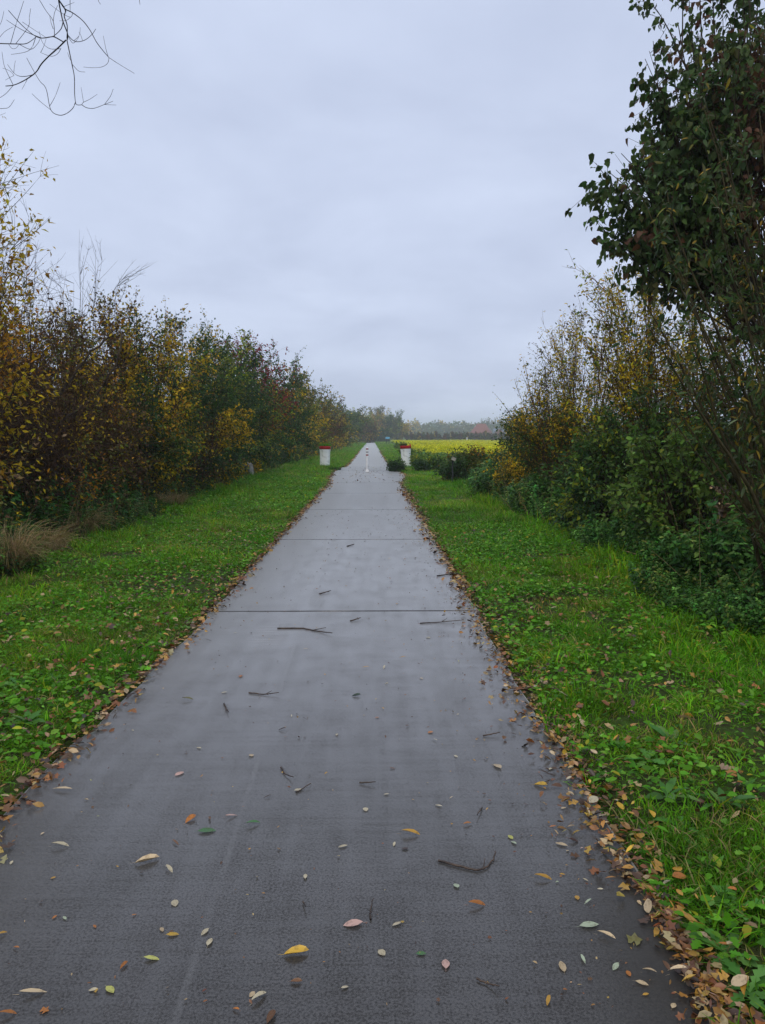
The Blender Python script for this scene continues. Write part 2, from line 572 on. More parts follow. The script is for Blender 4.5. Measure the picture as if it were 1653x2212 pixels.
# ---- ground
M_GROUND, nt, bs = new_mat('ground_turf')
tcn = nt.nodes.new('ShaderNodeTexCoord')
g1 = tex(.35, 5); g2 = tex(7, 5); g3 = tex(60, 3)
c = cmix(maprange(g2, .35, .65, 0, 1), (.038, .032, .016), (.045, .090, .012))
far_c = cmix(maprange(g1, .35, .65, 0, 1), (.060, .180, .014), (.085, .22, .018))
sepy = nt.nodes.new('ShaderNodeSeparateXYZ'); nt.links.new(tcn.outputs['Object'], sepy.inputs[0])
c = cmix(maprange(sepy.outputs['Y'], 14, 40, 0, 1), c, far_c)
c = cmix(maprange(g3, .3, .7, 0, .4), c, (.02, .024, .008))
nt.links.new(c, bs.inputs['Base Color'])
bs.inputs['Roughness'].default_value = .95
bs.inputs['Specular IOR Level'].default_value = .1
bmp = nt.nodes.new('ShaderNodeBump'); bmp.inputs['Strength'].default_value = .6; bmp.inputs['Distance'].default_value = .03
nt.links.new(g3, bmp.inputs['Height']); nt.links.new(bmp.outputs[0], bs.inputs['Normal'])


# ------------------------------------------------------------------ path edges
def left_edge(y):
    pts = [(-4, -1.62), (2, -1.57), (5, -1.53), (7, -1.49), (20, -1.47), (28, -1.5), (29.3, -1.66), (38, -1.76), (40.2, -1.74), (41.2, -1.36), (320, -1.30)]
    return np.interp(y, [p[0] for p in pts], [p[1] for p in pts])


def right_edge(y):
    pts = [(-4, .97), (3, .97), (20, 1.0), (27, 1.03), (29, 1.32), (33, 1.44), (35.5, 1.30), (36.5, 1.12), (40, 1.10), (42, 1.03), (320, 1.03)]
    return np.interp(y, [p[0] for p in pts], [p[1] for p in pts])


# ------------------------------------------------------------------ ground sheet
def graded(inner, step, outer, ratio=1.25):
    v = list(np.arange(-inner, inner + 1e-6, step))
    s = step
    while v[-1] < outer:
        s *= ratio; v.append(v[-1] + s)
    s = step; lo = []
    x = v[0]
    while x > -outer:
        s *= ratio; x -= s; lo.append(x)
    return np.array(sorted(lo) + v)


gx = graded(7, .2, 2500)
gy = graded(30, .3, 4500) + 18
GX, GY = np.meshgrid(gx, gy, indexing='ij')


def ground_z(x, y):
    x = np.asarray(x, float); y = np.asarray(y, float)
    off = np.minimum(np.abs(x - left_edge(y)), np.abs(x - right_edge(y)))
    inside = (x > left_edge(y)) & (x < right_edge(y))
    near = np.clip(1 - np.hypot(x, y - 20) / 90, 0, 1)
    z = -.018 + (vnoise(x, y, 1.3, 3) - .45) * .07 * np.clip(off / .8, 0, 1) * near
    z = z + np.clip((x - 2.6) / 2.5, 0, 1) * .08 * near + np.clip((-x - 3.8) / 2.5, 0, 1) * .10 * near
    return np.where(inside, -.14, z)


GZ = ground_z(GX, GY)
nx, ny = GX.shape
V = np.stack([GX, GY, GZ], -1).reshape(-1, 3)
i, j = np.meshgrid(np.arange(nx - 1), np.arange(ny - 1), indexing='ij')
a = i * ny + j
F = np.stack([a, a + ny, a + ny + 1, a + 1], -1).reshape(-1, 4)
ground = link('ground', mesh_np('ground', V, F, smooth=True), M_GROUND)
tag(ground, 'flat wet ground under the verges and fields', kind='structure')

# ------------------------------------------------------------------ path of concrete slabs
path = empty('path')
tag(path, 'wet grey concrete cycle path running straight to the horizon', kind='structure')


def slab(y0, y1, rows):
    g = .007
    ys = np.linspace(y0 + g, y1 - g, rows)
    ys = np.concatenate([[ys[0]], [ys[0] + .014], ys[1:-1], [ys[-1] - .014], [ys[-1]]])
    V, F = [], []
    NC = 14
    for k, y in enumerate(ys):
        end = k in (0, len(ys) - 1)
        sg = 1 if k == 0 else -1
        wob = (float(vnoise(y, 0, .55, 91)) - .5) * .07 + (float(vnoise(y, 0, .17, 92)) - .5) * .03
        wob2 = (float(vnoise(y, 9, .55, 93)) - .5) * .07 + (float(vnoise(y, 9, .17, 94)) - .5) * .03
        l = float(left_edge(y)) + wob; r = float(right_edge(y)) + wob2
        xs = np.concatenate([[l - .01, l], np.linspace(l + .014, r - .014, NC), [r, r + .01]])
        for c_, x in enumerate(xs):
            z = -.14 if c_ in (0, len(xs) - 1) else (-.011 if c_ in (1, len(xs) - 2) else 0.0)
            yy = y
            if end and -.02 < z:
                ch = random.random() ** 3 * .012
                yy = y + sg * ch; z -= .007 + ch * .4
            V.append((x, yy, z))
    n = len(ys); w = NC + 4
    for k in range(n - 1):
        for q in range(w - 1):
            b = k * w + q
            F.append((b, b + 1, b + w + 1, b + w))
    F.append(tuple(range(0, w))[::-1]); F.append(tuple(range((n - 1) * w, n * w)))
    me = bpy.data.meshes.new('concrete_slab')
    me.from_pydata(V, [], F); me.update()
    link('concrete_slab', me, M_CONC, path)


joints = [-3.0, 1.88] + [6.98 + 5.0 * k for k in range(0, 12)]
for a, b in zip(joints, joints[1:]):
    slab(a, b, 26)
y = joints[-1]
while y < 318:
    slab(y, y + 25, 12); y += 25
PATH_END = y
# cross road where the path ends
me = bpy.data.meshes.new('road')
V = [(-60, PATH_END + .6, -.01), (60, PATH_END + .6, -.01), (60, PATH_END + 5, .0), (-60, PATH_END + 5, .0)]
me.from_pydata(V, [], [(0, 1, 2, 3)]); me.update()
tag(link('road', me, M_CONC), 'pale wet road crossing the far end of the path', kind='structure')


# ------------------------------------------------------------------ palettes (albedo)
def pal(*items):
    cs = np.array([i[0] for i in items], float); w = np.array([i[1] for i in items], float)
    return cs, w / w.sum()


DKGREEN = (.032, .078, .022); GREEN = (.060, .125, .026); OLIVE = (.125, .135, .024); LGREEN = (.13, .22, .036)
YELGREEN = (.24, .28, .022); GOLD = (.50, .34, .014); YELLOW = (.58, .43, .02); ORANGE = (.44, .21, .014)
BROWN = (.085, .052, .022); RUST = (.17, .070, .020); DKRED = (.24, .030, .036); DKBROWN = (.045, .028, .015); TAN = (.38, .26, .12)


def pick(p, n):
    idx = rng.choice(len(p[0]), size=n, p=p[1])
    return p[0][idx]


def jitter(c, amt=.22):
    n = len(c)
    f = np.exp(rng.normal(0, amt, (n, 1)))
    h = 1 + rng.normal(0, amt * .35, (n, 3))
    return np.clip(c * f * h, .004, .8)


# ------------------------------------------------------------------ shrub / tree builder
def plant(name, label, cat, base, lobes, palette, nclump=60, ntwig=9, nleaf=10, leaf=.06, tpl=T_DIAMOND, twig=.55,
          stems=4, stem_r=.05, stem_spread=.35, bark=None, limb_lo=(.15, .6), out=.75, up=.12, droop=.15, rnd=.6, twig_r=.004,
          group=None, leaf_spread=.05, shell=.5, col_fn=None, wisps=0, wisp_up=.15, wisp_len=1.0, wisp_leaf=3, clump_scale=1.0, limb_r=.016, aspect=1.0, lean=(0, 0),
          crown_name='crown', sides=4, tdroop=0.0, wexp=.75):
    bark = bark or M_BARK
    base = np.array(base, float)
    root = empty(name, base)
    tag(root, label, cat, group)
    L = np.array([np.concatenate([np.array(l[0], float), np.array(l[1], float)]) for l in lobes])
    w = L[:, 3] * L[:, 4] * L[:, 5]; w = w ** wexp; w /= w.sum()
    k = rng.choice(len(L), size=nclump, p=w)
    d = rand_dir(nclump)
    r = shell + (1 - shell) * rng.random(nclump) ** .7
    Cc = L[k, :3] + d * L[k, 3:6] * r[:, None]
    Cc[:, 2] = np.maximum(Cc[:, 2], .15 + .3 * rng.random(nclump))
    outd = unit(d * np.array([1, 1, .8]))
    cen = (L[:, :3] * w[:, None]).sum(0)
    top = (L[:, 2] + L[:, 5]).max()
    # stems
    sa = rng.random(stems) * 2 * np.pi
    S0 = np.stack([np.cos(sa), np.sin(sa), np.zeros(stems)], 1) * (stem_spread * .35 * (stems > 1))
    kk = rng.choice(len(L), size=stems, p=w)
    S2 = L[kk, :3] + rand_dir(stems) * L[kk, 3:6] * .45
    if stems > 1:
        S2[0] = cen + np.array([0, 0, .3 * top])
    S1 = S0 * .5 + S2 * .5
    S1[:, :2] = S0[:, :2] + (S2[:, :2] - S0[:, :2]) * .28 + np.array(lean)
    S1 += rng.normal(0, .12, (stems, 3)) * [1, 1, .3]
    SP = bez(S0, S1, S2, 9)
    SP[:, 1:-1] += rng.normal(0, .02, SP[:, 1:-1].shape) * top * .2
    SP[:, 0, 2] = -.1
    SR = stem_r * (1 - .90 * np.linspace(0, 1, 9) ** .8)[None, :] * rng.uniform(.6, 1.1, (stems, 1))
    tb = Buf()
    v, f = tubes(SP, SR, 6); tb.add(v, f, (1, 1, 1))
    # limbs to clumps
    flat = SP.reshape(-1, 3)
    frac = rng.uniform(*limb_lo, nclump)
    want = Cc.copy(); want[:, 2] = Cc[:, 2] * frac
    dist = np.linalg.norm(flat[None, :, :] - (want * [.5, .5, 1] + cen * [.5, .5, 0])[:, None, :], axis=2)
    A = flat[dist.argmin(1)]
    mid = A * .45 + Cc * .55; mid[:, 2] = A[:, 2] * .5 + Cc[:, 2] * .5 + rng.normal(0, .1, nclump)
    mid += rng.normal(0, .1, mid.shape)
    LP = bez(A, mid, Cc, 6)
    LR = limb_r * np.linspace(1, .3, 6)[None, :] * rng.uniform(.6, 1.3, (nclump, 1))
    link('trunk', tb.mesh('trunk', True), bark, root)
    bb = Buf()
    v, f = tubes(LP, LR, 4); bb.add(v, f, (1, 1, 1))
    # twigs
    ti = np.repeat(np.arange(nclump), ntwig)
    tt = rng.uniform(.45, 1, len(ti))
    seg = np.minimum((tt * 5).astype(int), 4)
    fr = tt * 5 - seg
    T0 = LP[ti, seg] * (1 - fr[:, None]) + LP[ti, seg + 1] * fr[:, None]
    D = unit(outd[ti] * out + rand_dir(len(ti)) * rnd + np.array([0, 0, up]))
    ln_ = twig * rng.uniform(.45, 1.25, len(ti)) * clump_scale
    T2 = T0 + D * ln_[:, None]
    T1 = T0 + D * ln_[:, None] * .5 + rand_dir(len(ti)) * ln_[:, None] * .12
    T2[:, 2] -= tdroop * ln_
    TP = bez(T0, T1, T2, 3)
    TR = twig_r * np.linspace(1.2, .45, 3)[None, :] * np.ones((len(ti), 1))
    v, f = tubes(TP, TR, 3); bb.add(v, f, (1, 1, 1))
    lb = Buf()

    def put_leaves(P, ci, n, t0=.1):
        q = np.repeat(np.arange(len(P)), n)
        t = rng.uniform(t0, 1.0, len(q)); m = P.shape[1] - 1
        s = np.minimum((t * m).astype(int), m - 1); fr = (t * m - s)[:, None]
        pos = P[q, s] * (1 - fr) + P[q, s + 1] * fr
        td = unit(P[q, s + 1] - P[q, s])
        pos = pos + rng.normal(0, leaf_spread, pos.shape)
        Dl = unit(td * .6 + rand_dir(len(q)) * .9 + np.array([0, 0, -droop * 2]))
        Rm = frames(Dl, rng.normal(0, .9, len(q)))
        sz = leaf * rng.uniform(.5, 1.35, len(q))
        cc = cl_col[ci[q]]
        sw = rng.random(len(q)) < .22
        cc = np.where(sw[:, None], pick(palette, len(q)), cc)
        if col_fn is not None:
            cc = col_fn(pos, cc)
        lb.scatter(tpl, pos, Rm, np.stack([sz, sz * aspect, sz], 1), jitter(cc))

    un = vnoise(Cc[:, 0] + Cc[:, 1] * .7 + base[1] * 1.3, Cc[:, 2] + Cc[:, 1] * .4, max(.5, .16 * top), 81)
    un = np.clip((un - .5) * 1.9 + .5 + rng.normal(0, .16, nclump), 0, .999)
    cl_col = palette[0][np.minimum(np.searchsorted(np.cumsum(palette[1]), un), len(palette[1]) - 1)]
    if nleaf > 0:
        put_leaves(TP, ti, nleaf)
    if wisps:
        # long shoots that break the outline
        order = np.argsort(-(Cc[:, 2] + rng.normal(0, .5, nclump)))[:max(4, int(nclump * .6))]
        wi = rng.choice(order, wisps)
        W0 = Cc[wi]
        WD = unit(outd[wi] * .55 + rand_dir(wisps) * .35 + np.array([0, 0, wisp_up]))
        wl = wisp_len * rng.uniform(.5, 1.3, wisps)
        W2 = W0 + WD * wl[:, None]; W1 = W0 + WD * wl[:, None] * .5 + rand_dir(wisps) * wl[:, None] * .1
        WP = bez(W0, W1, W2, 6)
        v, f = tubes(WP, twig_r * 1.3 * np.linspace(1.3, .35, 6)[None, :] * np.ones((wisps, 1)), 3); bb.add(v, f, (1, 1, 1))
        # side shoots
        si = np.repeat(np.arange(wisps), 4)
        st = rng.integers(1, 5, len(si))
        X0 = WP[si, st]; XD = unit(WD[si] * .8 + rand_dir(len(si)) * .6)
        xl = wl[si] * rng.uniform(.15, .4, len(si))
        XP = bez(X0, X0 + XD * xl[:, None] * .5 + rand_dir(len(si)) * xl[:, None] * .08, X0 + XD * xl[:, None], 4)
        v, f = tubes(XP, twig_r * np.linspace(.9, .35, 4)[None, :] * np.ones((len(si), 1)), 3); bb.add(v, f, (1, 1, 1))
        if wisp_leaf:
            put_leaves(np.concatenate([XP]), wi[si], wisp_leaf, .2)
            put_leaves(WP[:, 2:], wi, wisp_leaf, .2)
    link('branches', bb.mesh('branches'), bark, root)
    if lb.n:
        link(crown_name, lb.mesh('crown'), M_LEAF, root)
    return root, (base, Cc, TP, ti)



# ================================================================== LEFT HEDGE
def hedge(name, label, cat, X, Y, h, r, palette, **kw):
    lob = kw.pop('lobes', None)
    if lob is None:
        lob = [((0, 0, h * .36), (r, r, h * .36)), ((.1, 0, h * .62), (r * .85, r * .9, h * .37)),
               ((rng.uniform(-.3, .3) * r, rng.uniform(-.3, .3) * r, h * .76), (r * .5, r * .5, h * .24)),
               ((r * .35, rng.uniform(-.4, .4) * r, h * .25), (r * .75, r * .8, h * .25))]
    return plant(name, label, cat, (X, Y, float(ground_z(X, Y))), lob, palette, **kw)


P_WILLOW = pal((OLIVE, 1.5), (TAN, 2), (GOLD, 5), (YELLOW, 3.5), (ORANGE, 2))
P_BROWN = pal((DKBROWN, 1.6), (BROWN, 3), ((.15, .095, .040), 2.5), (OLIVE, 1.6), (GOLD, 3), (ORANGE, 1))
P_BROWNGOLD = pal((BROWN, 3), ((.15, .095, .040), 2.5), (GOLD, 2.4), (ORANGE, 1.2), (OLIVE, 1.4))
P_GOLD = pal((DKGREEN, 1.2), (GREEN, 1.8), (OLIVE, 2.2), (YELGREEN, 1.6), (GOLD, 4.6), (ORANGE, 1), (BROWN, 1))
P_DKG = pal((DKGREEN, 5), (GREEN, 4), (OLIVE, 1.5), (GOLD, .4))
P_GREENY = pal((DKGREEN, 2.4), (GREEN, 4.5), (OLIVE, 3), (YELGREEN, 2.4), (GOLD, .7))
P_RED = pal((DKRED, 8), (RUST, 1.5), (DKBROWN, 1.5), (GREEN, 1.2))
P_OLIVE = pal((OLIVE, 4), (GREEN, 3), (YELGREEN, 1.6), (GOLD, 1.2))
P_YEL = pal((GOLD, 4), (OLIVE, 3.5), (YELGREEN, 2), (ORANGE, .8))
P_RUSTY = pal((RUST, 2), (BROWN, 2), (OLIVE, 4), (GREEN, 2), (GOLD, 1.4))


def red_top(lo, hi, low_pal):
    def fn(pos, cc):
        t = np.clip((pos[:, 2] - lo) / (hi - lo), 0, 1)
        pk = rng.random(len(pos)) > t
        return np.where(pk[:, None], pick(low_pal, len(pos)), cc)
    return fn


hedge('willow_tree', 'tall sparse willow with thin twigs and few yellow leaves at the frame edge', 'tree', -6.2, 10.6, 7, 1.6, P_WILLOW,
      lobes=[((0, 0, 2.2), (1.5, 1.6, 1.9)), ((.1, .3, 4.2), (1.25, 1.4, 1.6)), ((-.2, .2, 5.5), (.95, 1.1, 1.2)), ((.9, .2, 2.9), (.6, .9, .8))],
      nclump=120, ntwig=10, nleaf=8, leaf=.09, tpl=T_SLIM, aspect=1.7, twig=.8, up=.5, stems=5, stem_r=.055, twig_r=.0036, bark=M_BARK, wisps=60, wisp_len=1.1, wisp_up=.7, wisp_leaf=3, limb_r=.014)
hedge('blackthorn_shrub', 'dark brown twiggy thorn shrub leaning towards the path behind the dry grass', 'shrub', -6.35, 13.2, 3.9, 1.75, P_BROWN,
      nclump=130, ntwig=18, nleaf=7, leaf=.065, twig=.7, stems=7, stem_r=.07, twig_r=.0045, limb_r=.02, lean=(.5, .1), wisps=25, wisp_len=.8, wisp_leaf=2, rnd=.9, bark=M_BARKRED)
hedge('blackthorn_shrub', 'brown thorn shrub mottled with orange leaves beside the golden shrub', 'shrub', -6.25, 15.9, 4.4, 1.8, P_BROWNGOLD,
      nclump=130, ntwig=16, nleaf=9, leaf=.07, twig=.65, stems=6, stem_r=.065, twig_r=.0045, limb_r=.02, lean=(.4, 0), wisps=25, wisp_len=.8, wisp_leaf=2, rnd=.85, bark=M_BARKRED)
hedge('bare_sapling', 'leafless pale grey sapling rising behind the brown thorn shrubs', 'tree', -7.6, 16.8, 6.6, 1.2, P_WILLOW,
      lobes=[((0, 0, 4.0), (.9, .9, 1.6)), ((.2, .2, 5.3), (.9, .9, 1.0))], nclump=30, ntwig=7, nleaf=0, twig=.6, up=.6, stems=4, stem_r=.022, twig_r=.0030, limb_r=.008,
      wisps=18, wisp_len=.9, wisp_up=.7, wisp_leaf=0, bark=M_BARKGREY)
hedge('bare_sapling', 'leafless pale grey sapling forked above the golden shrub', 'tree', -7.7, 20.2, 6.9, 1.2, P_WILLOW,
      lobes=[((.1, 0, 4.4), (1.0, 1.0, 1.6)), ((.6, .2, 5.6), (.9, .9, .9))], nclump=30, ntwig=6, nleaf=0, twig=.65, up=.55, stems=4, stem_r=.024, twig_r=.0036, limb_r=.009,
      wisps=18, wisp_len=.9, wisp_up=.7, wisp_leaf=0, bark=M_BARKGREY)
hedge('maple_shrub', 'golden orange leaved shrub between the brown thorns and the dark green shrub', 'shrub', -5.95, 18.5, 4.9, 1.7, P_GOLD,
      nclump=130, ntwig=12, nleaf=15, leaf=.082, twig=.6, stems=5, stem_r=.06, wisps=20, wisp_len=.6, col_fn=red_top(5.5, 2.5, P_BROWNGOLD))
hedge('maple_shrub', 'golden shrub with rusty brown top next to the dark green shrub', 'shrub', -6.1, 21.3, 5.4, 1.8, P_GOLD,
      nclump=130, ntwig=12, nleaf=15, leaf=.082, twig=.6, stems=5, stem_r=.06, wisps=22, wisp_len=.7, col_fn=red_top(6.2, 3.2, P_BROWNGOLD))
hedge('hawthorn_shrub', 'dense dark green shrub halfway along the hedge behind the stone', 'shrub', -5.9, 25.0, 5.5, 2.0, P_DKG,
      nclump=130, ntwig=12, nleaf=17, leaf=.088, twig=.55, stems=5, stem_r=.06, wisps=24, wisp_len=.7)
hedge('hawthorn_shrub', 'green shrub flecked with yellow leaves just beyond the stone', 'shrub', -6.0, 29.5, 5.6, 2.1, P_GREENY,
      nclump=120, ntwig=11, nleaf=16, leaf=.10, twig=.6, stems=5, stem_r=.06, wisps=24, wisp_len=.8)
hedge('hawthorn_shrub', 'olive green shrub with a thin wispy top before the dark red hawthorn', 'shrub', -6.1, 34.0, 6.4, 2.2, P_GREENY,
      nclump=110, ntwig=11, nleaf=15, leaf=.115, twig=.65, stems=5, stem_r=.07, wisps=34, wisp_len=1.0)
hedge('hawthorn_tree', 'dark red hawthorn standing highest in the hedge', 'tree', -6.3, 39.5, 7.3, 2.4, P_RED,
      nclump=110, ntwig=11, nleaf=14, leaf=.125, twig=.75, stems=4, stem_r=.09, wisps=44, wisp_len=1.2, wisp_leaf=4, col_fn=red_top(1.6, 4.6, pal((YELGREEN, 2), (GREEN, 3), (ORANGE, 1.3), (GOLD, 1.4))))
hedge('hawthorn_tree', 'dark green hawthorn just beyond the dark red one', 'tree', -6.2, 46.5, 6.9, 2.4, P_DKG,
      nclump=100, ntwig=11, nleaf=13, leaf=.14, twig=.75, stems=4, stem_r=.09, wisps=34, wisp_len=1.1)
hedge('hedge_shrub', 'olive shrub with a rusty feathery top above the white planter', 'shrub', -6.2, 54.5, 7.0, 2.6, P_OLIVE,
      nclump=95, ntwig=10, nleaf=12, leaf=.16, twig=.85, stems=4, stem_r=.09, wisps=36, wisp_len=1.3, twig_r=.007)
hedge('hedge_shrub', 'golden yellow shrub right above the white planter', 'shrub', -6.3, 65.0, 7.1, 2.9, P_YEL,
      nclump=95, ntwig=10, nleaf=11, leaf=.19, twig=.95, stems=4, stem_r=.09, wisps=36, wisp_len=1.3, twig_r=.008)
hedge('hedge_shrub', 'rusty brown shrub following the golden yellow one', 'shrub', -6.4, 79, 7.0, 3.2, P_RUSTY,
      nclump=85, ntwig=8, nleaf=11, leaf=.18, twig=1.1, stems=4, stem_r=.09, wisps=30, wisp_len=1.3, twig_r=.010)
hedge('hedge_shrub', 'rusty olive shrub deep in the far hedge', 'shrub', -6.3, 96, 7.0, 3.6, P_RUSTY,
      nclump=85, ntwig=8, nleaf=11, leaf=.21, twig=1.2, stems=4, stem_r=.09, wisps=24, wisp_len=1.2, twig_r=.012)
hedge('hedge_shrub', 'dull green rounded shrub near the end of the hedge', 'shrub', -6.1, 117, 7.0, 4.0, P_OLIVE,
      nclump=85, ntwig=8, nleaf=11, leaf=.24, twig=1.3, stems=4, stem_r=.1, wisps=20, wisp_len=1.2, twig_r=.014)
hedge('hedge_shrub', 'dark green low shrub last in the hedge before the far trees', 'shrub', -6.6, 143, 7.6, 4.6, P_GREENY,
      nclump=85, ntwig=8, nleaf=11, leaf=.28, twig=1.4, stems=4, stem_r=.1, wisps=14, wisp_len=1.2, twig_r=.016)

# second row behind the hedge keeps it from being see-through low down
for n_, (X, Y, h, lab) in enumerate([(-8.6, 13, 3.4, 'dark shrub half hidden behind the leaning brown thorns'), (-8.7, 18, 3.8, 'dark shrub half hidden behind the golden shrubs'),
                                     (-9.0, 24, 4.6, 'dark shrub half hidden behind the dense green shrub')]):
    hedge('hedge_shrub', lab, 'shrub', X, Y, h, 2.1, P_BROWNGOLD if n_ < 2 else P_DKG, nclump=70, ntwig=9, nleaf=13, leaf=.13, twig=.8, stems=4, stem_r=.06)

# fallen / leaning dead boughs in the brown thorn shrubs
for pts, r0, lab in [([(0, 980), (60, 950), (160, 960), (235, 975), (300, 985)], .014, 'pale broken bough lying low across the brown thorns'),
                     ([(10, 1050), (70, 930), (130, 850), (190, 770), (235, 730)], .034, 'thick dark bough leaning up through the brown thorns'),
                     ([(60, 1010), (130, 915), (210, 850), (250, 790), (262, 715)], .028, 'thick mossy bough arching through the brown thorns')]:
    P0 = np.array([at(x, y, 13.4 + .3 * k) for k, (x, y) in enumerate(pts)]); ss = np.linspace(0, len(pts) - 1, 22)
    P = np.stack([np.interp(ss, np.arange(len(pts)), P0[:, q]) for q in range(3)], 1) + rng.normal(0, r0 * .55, (22, 3)) + np.sin(ss * 2.3)[:, None] * np.array([.04, 0, .05])
    v, f = tubes(P[None], (r0 * np.linspace(1, .5, len(P)))[None], 7)
    o = link('dead_bough', mesh_np('dead_bough', v, f, smooth=True), M_BARK if 'pale' not in lab else M_BARKOLIVE)
    tag(o, lab, 'branch')

# ================================================================== FAR TREES AT THE PATH'S END
P_FAR1 = pal((OLIVE, 3), (YELGREEN, 4), (GREEN, 1), (GOLD, 2.4))
P_FAR2 = pal((ORANGE, 1.5), (OLIVE, 3), (YELGREEN, 2), (GOLD, 3))
P_FAR3 = pal((GREEN, 3), (OLIVE, 4), (YELGREEN, 1.5))
for (px, Y, h, r, p, lab) in [
        (753, 190, 9.5, 4.5, P_FAR3, 'olive rounded tree where the hedge meets the far trees'),
        (775, 235, 12.0, 5.0, P_FAR1, 'yellowish round tree beside the far end of the path'),
        (790, 215, 8.0, 3.4, P_RUSTY, 'brown shaded tree overhanging the far end of the path'),
        (826, 330, 19.0, 6.5, pal((OLIVE, 4), (BROWN, 1.5), (GREEN, 2), (GOLD, 1)), 'tallest far tree with a thin twiggy grey top'),
        (815, 300, 13.5, 5.0, P_FAR2, 'golden brown tree in front of the tallest far tree'),
        (845, 300, 13.0, 5.0, P_FAR3, 'dull green tree sloping down to the open field'),
        (862, 310, 10.0, 4.5, P_FAR2, 'ochre tree nearest the open field'),
        (803, 400, 12.0, 7.0, pal((BROWN, 2), (OLIVE, 2), (TAN, 1)), 'hazy brown tree closing the view beyond the path'),
        (780, 370, 12.5, 6.0, P_FAR1, 'hazy olive tree behind the hedge end')]:
    X = (px - 801) / 1659 * Y
    lob_ = [((0, 0, h * .45), (r * .85, r * .85, h * .38))]
    for q in range(6):
        aa = q * 1.05 + rng.normal(0, .3)
        lob_.append(((math.cos(aa) * r * .55, math.sin(aa) * r * .55, h * rng.uniform(.34, .78)), (r * .5, r * .5, h * .2)))
    plant('far_tree', lab, 'tree', (X, Y, 0), lob_, p, nclump=110, ntwig=7, nleaf=12, leaf=.48, twig=1.1, stems=3, stem_r=.16, limb_r=.05, twig_r=.014, leaf_spread=.3, shell=.65, up=0)
plant('far_bush', 'dark green round bush beside the path near the blue signboard', 'bush', (4.1, 262, 0), [((0, 0, 1.9), (2.7, 2.5, 2.6)), ((.6, 0, 2.8), (1.6, 1.6, 1.8))],
      pal((DKGREEN, 4), (GREEN, 2)), nclump=70, ntwig=10, nleaf=9, leaf=.4, twig=.9, stems=4, stem_r=.08, limb_r=.04, twig_r=.016, leaf_spread=.15)

# ================================================================== RIGHT SIDE
# poplar: rounded leaves; its sprays overhang the verge
PB = np.array([5.3, 8.4, float(ground_z(5.3, 8.4))])


def rel(px, py, Y, B):
    return at(px, py, Y) - B


pop_lobes = [(rel(1600, 60, 8.4, PB), (1.0, 1.2, 1.1)), (rel(1560, 240, 8.2, PB), (.75, .9, .7)), (rel(1640, 330, 8.4, PB), (.9, 1.1, .9)),
             (rel(1430, 215, 8.0, PB), (.17, .3, .35)), (rel(1455, 300, 8.0, PB), (.30, .4, .28)), (rel(1500, 170, 8.1, PB), (.28, .4, .25)),
             (rel(1400, 100, 8.0, PB), (.07, .12, .28)), (rel(1350, 345, 7.9, PB), (.30, .4, .20)), (rel(1340, 405, 7.9, PB), (.40, .45, .24)), (rel(1310, 375, 7.9, PB), (.18, .3, .14)), (rel(1420, 330, 8.0, PB), (.36, .5, .30)), (rel(1365, 500, 7.9, PB), (.40, .45, .22)), (rel(1340, 520, 7.9, PB), (.10, .2, .12)), (rel(1500, 90, 8.1, PB), (.30, .5, .40)), (rel(1470, 250, 8.0, PB), (.30, .5, .35)), (rel(1530, 380, 8.1, PB), (.45, .6, .45)), (rel(1440, 420, 8.0, PB), (.55, .7, .4)),
             (rel(1385, 450, 7.9, PB), (.26, .35, .22)), (rel(1500, 480, 8.2, PB), (.7, .8, .5)), (rel(1400, 520, 7.9, PB), (.26, .3, .2)), (rel(1600, 560, 8.4, PB), (.8, .9, .6)),
             (rel(1420, 560, 8.0, PB), (.4, .5, .25)), (rel(1720, 200, 8.6, PB), (1.2, 1.3, 1.8)), (np.array([.6, .5, 6.9]), (1.6, 1.6, 1.2))]
P_POP = pal(((.048, .088, .024), 5), ((.068, .108, .028), 4), ((.105, .105, .030), 1.5), ((.11, .055, .028), .7))
pop, pop_data = plant('poplar_tree', 'tall dark green tree with rounded leaves overhanging the verge', 'tree', PB, pop_lobes, P_POP,
                      nclump=410, ntwig=6, nleaf=8, leaf=.070, tpl=T_POPLAR, twig=.26, stems=5, stem_r=.09, stem_spread=.4, limb_lo=(.5, .9), bark=M_BARK, shell=.15, droop=.5,
                      leaf_spread=.03, limb_r=.012, twig_r=.003, wisps=34, wisp_len=.35, wisp_leaf=5, tdroop=.1, wexp=.47)
# single leaves along the outer sprays
pm = [mesh_np('leaf', *T_POPLAR) for _ in range(1)]
pm[0].materials.append(M_CROWNOBJ)
base, Cc, TP, ti = pop_data
order = np.argsort(Cc[ti, 0] + rng.normal(0, .12, len(ti)))[:240]
for q in order:
    D = unit(rand_dir(1) * .6 + np.array([[0, 0, -.8]]))
    M4 = Matrix(frames(D, rng.normal(0, .9, 1))[0].tolist()).to_4x4()
    M4.translation = Vector(TP[q, 2])
    o = link('leaf', pm[0], None, pop)
    s = .075 * rng.uniform(.7, 1.25)
    o.matrix_local = M4 @ Matrix.Scale(s, 4)
    cc = jitter(pick(P_POP, 1))[0]
    o.color = (*cc, 1)

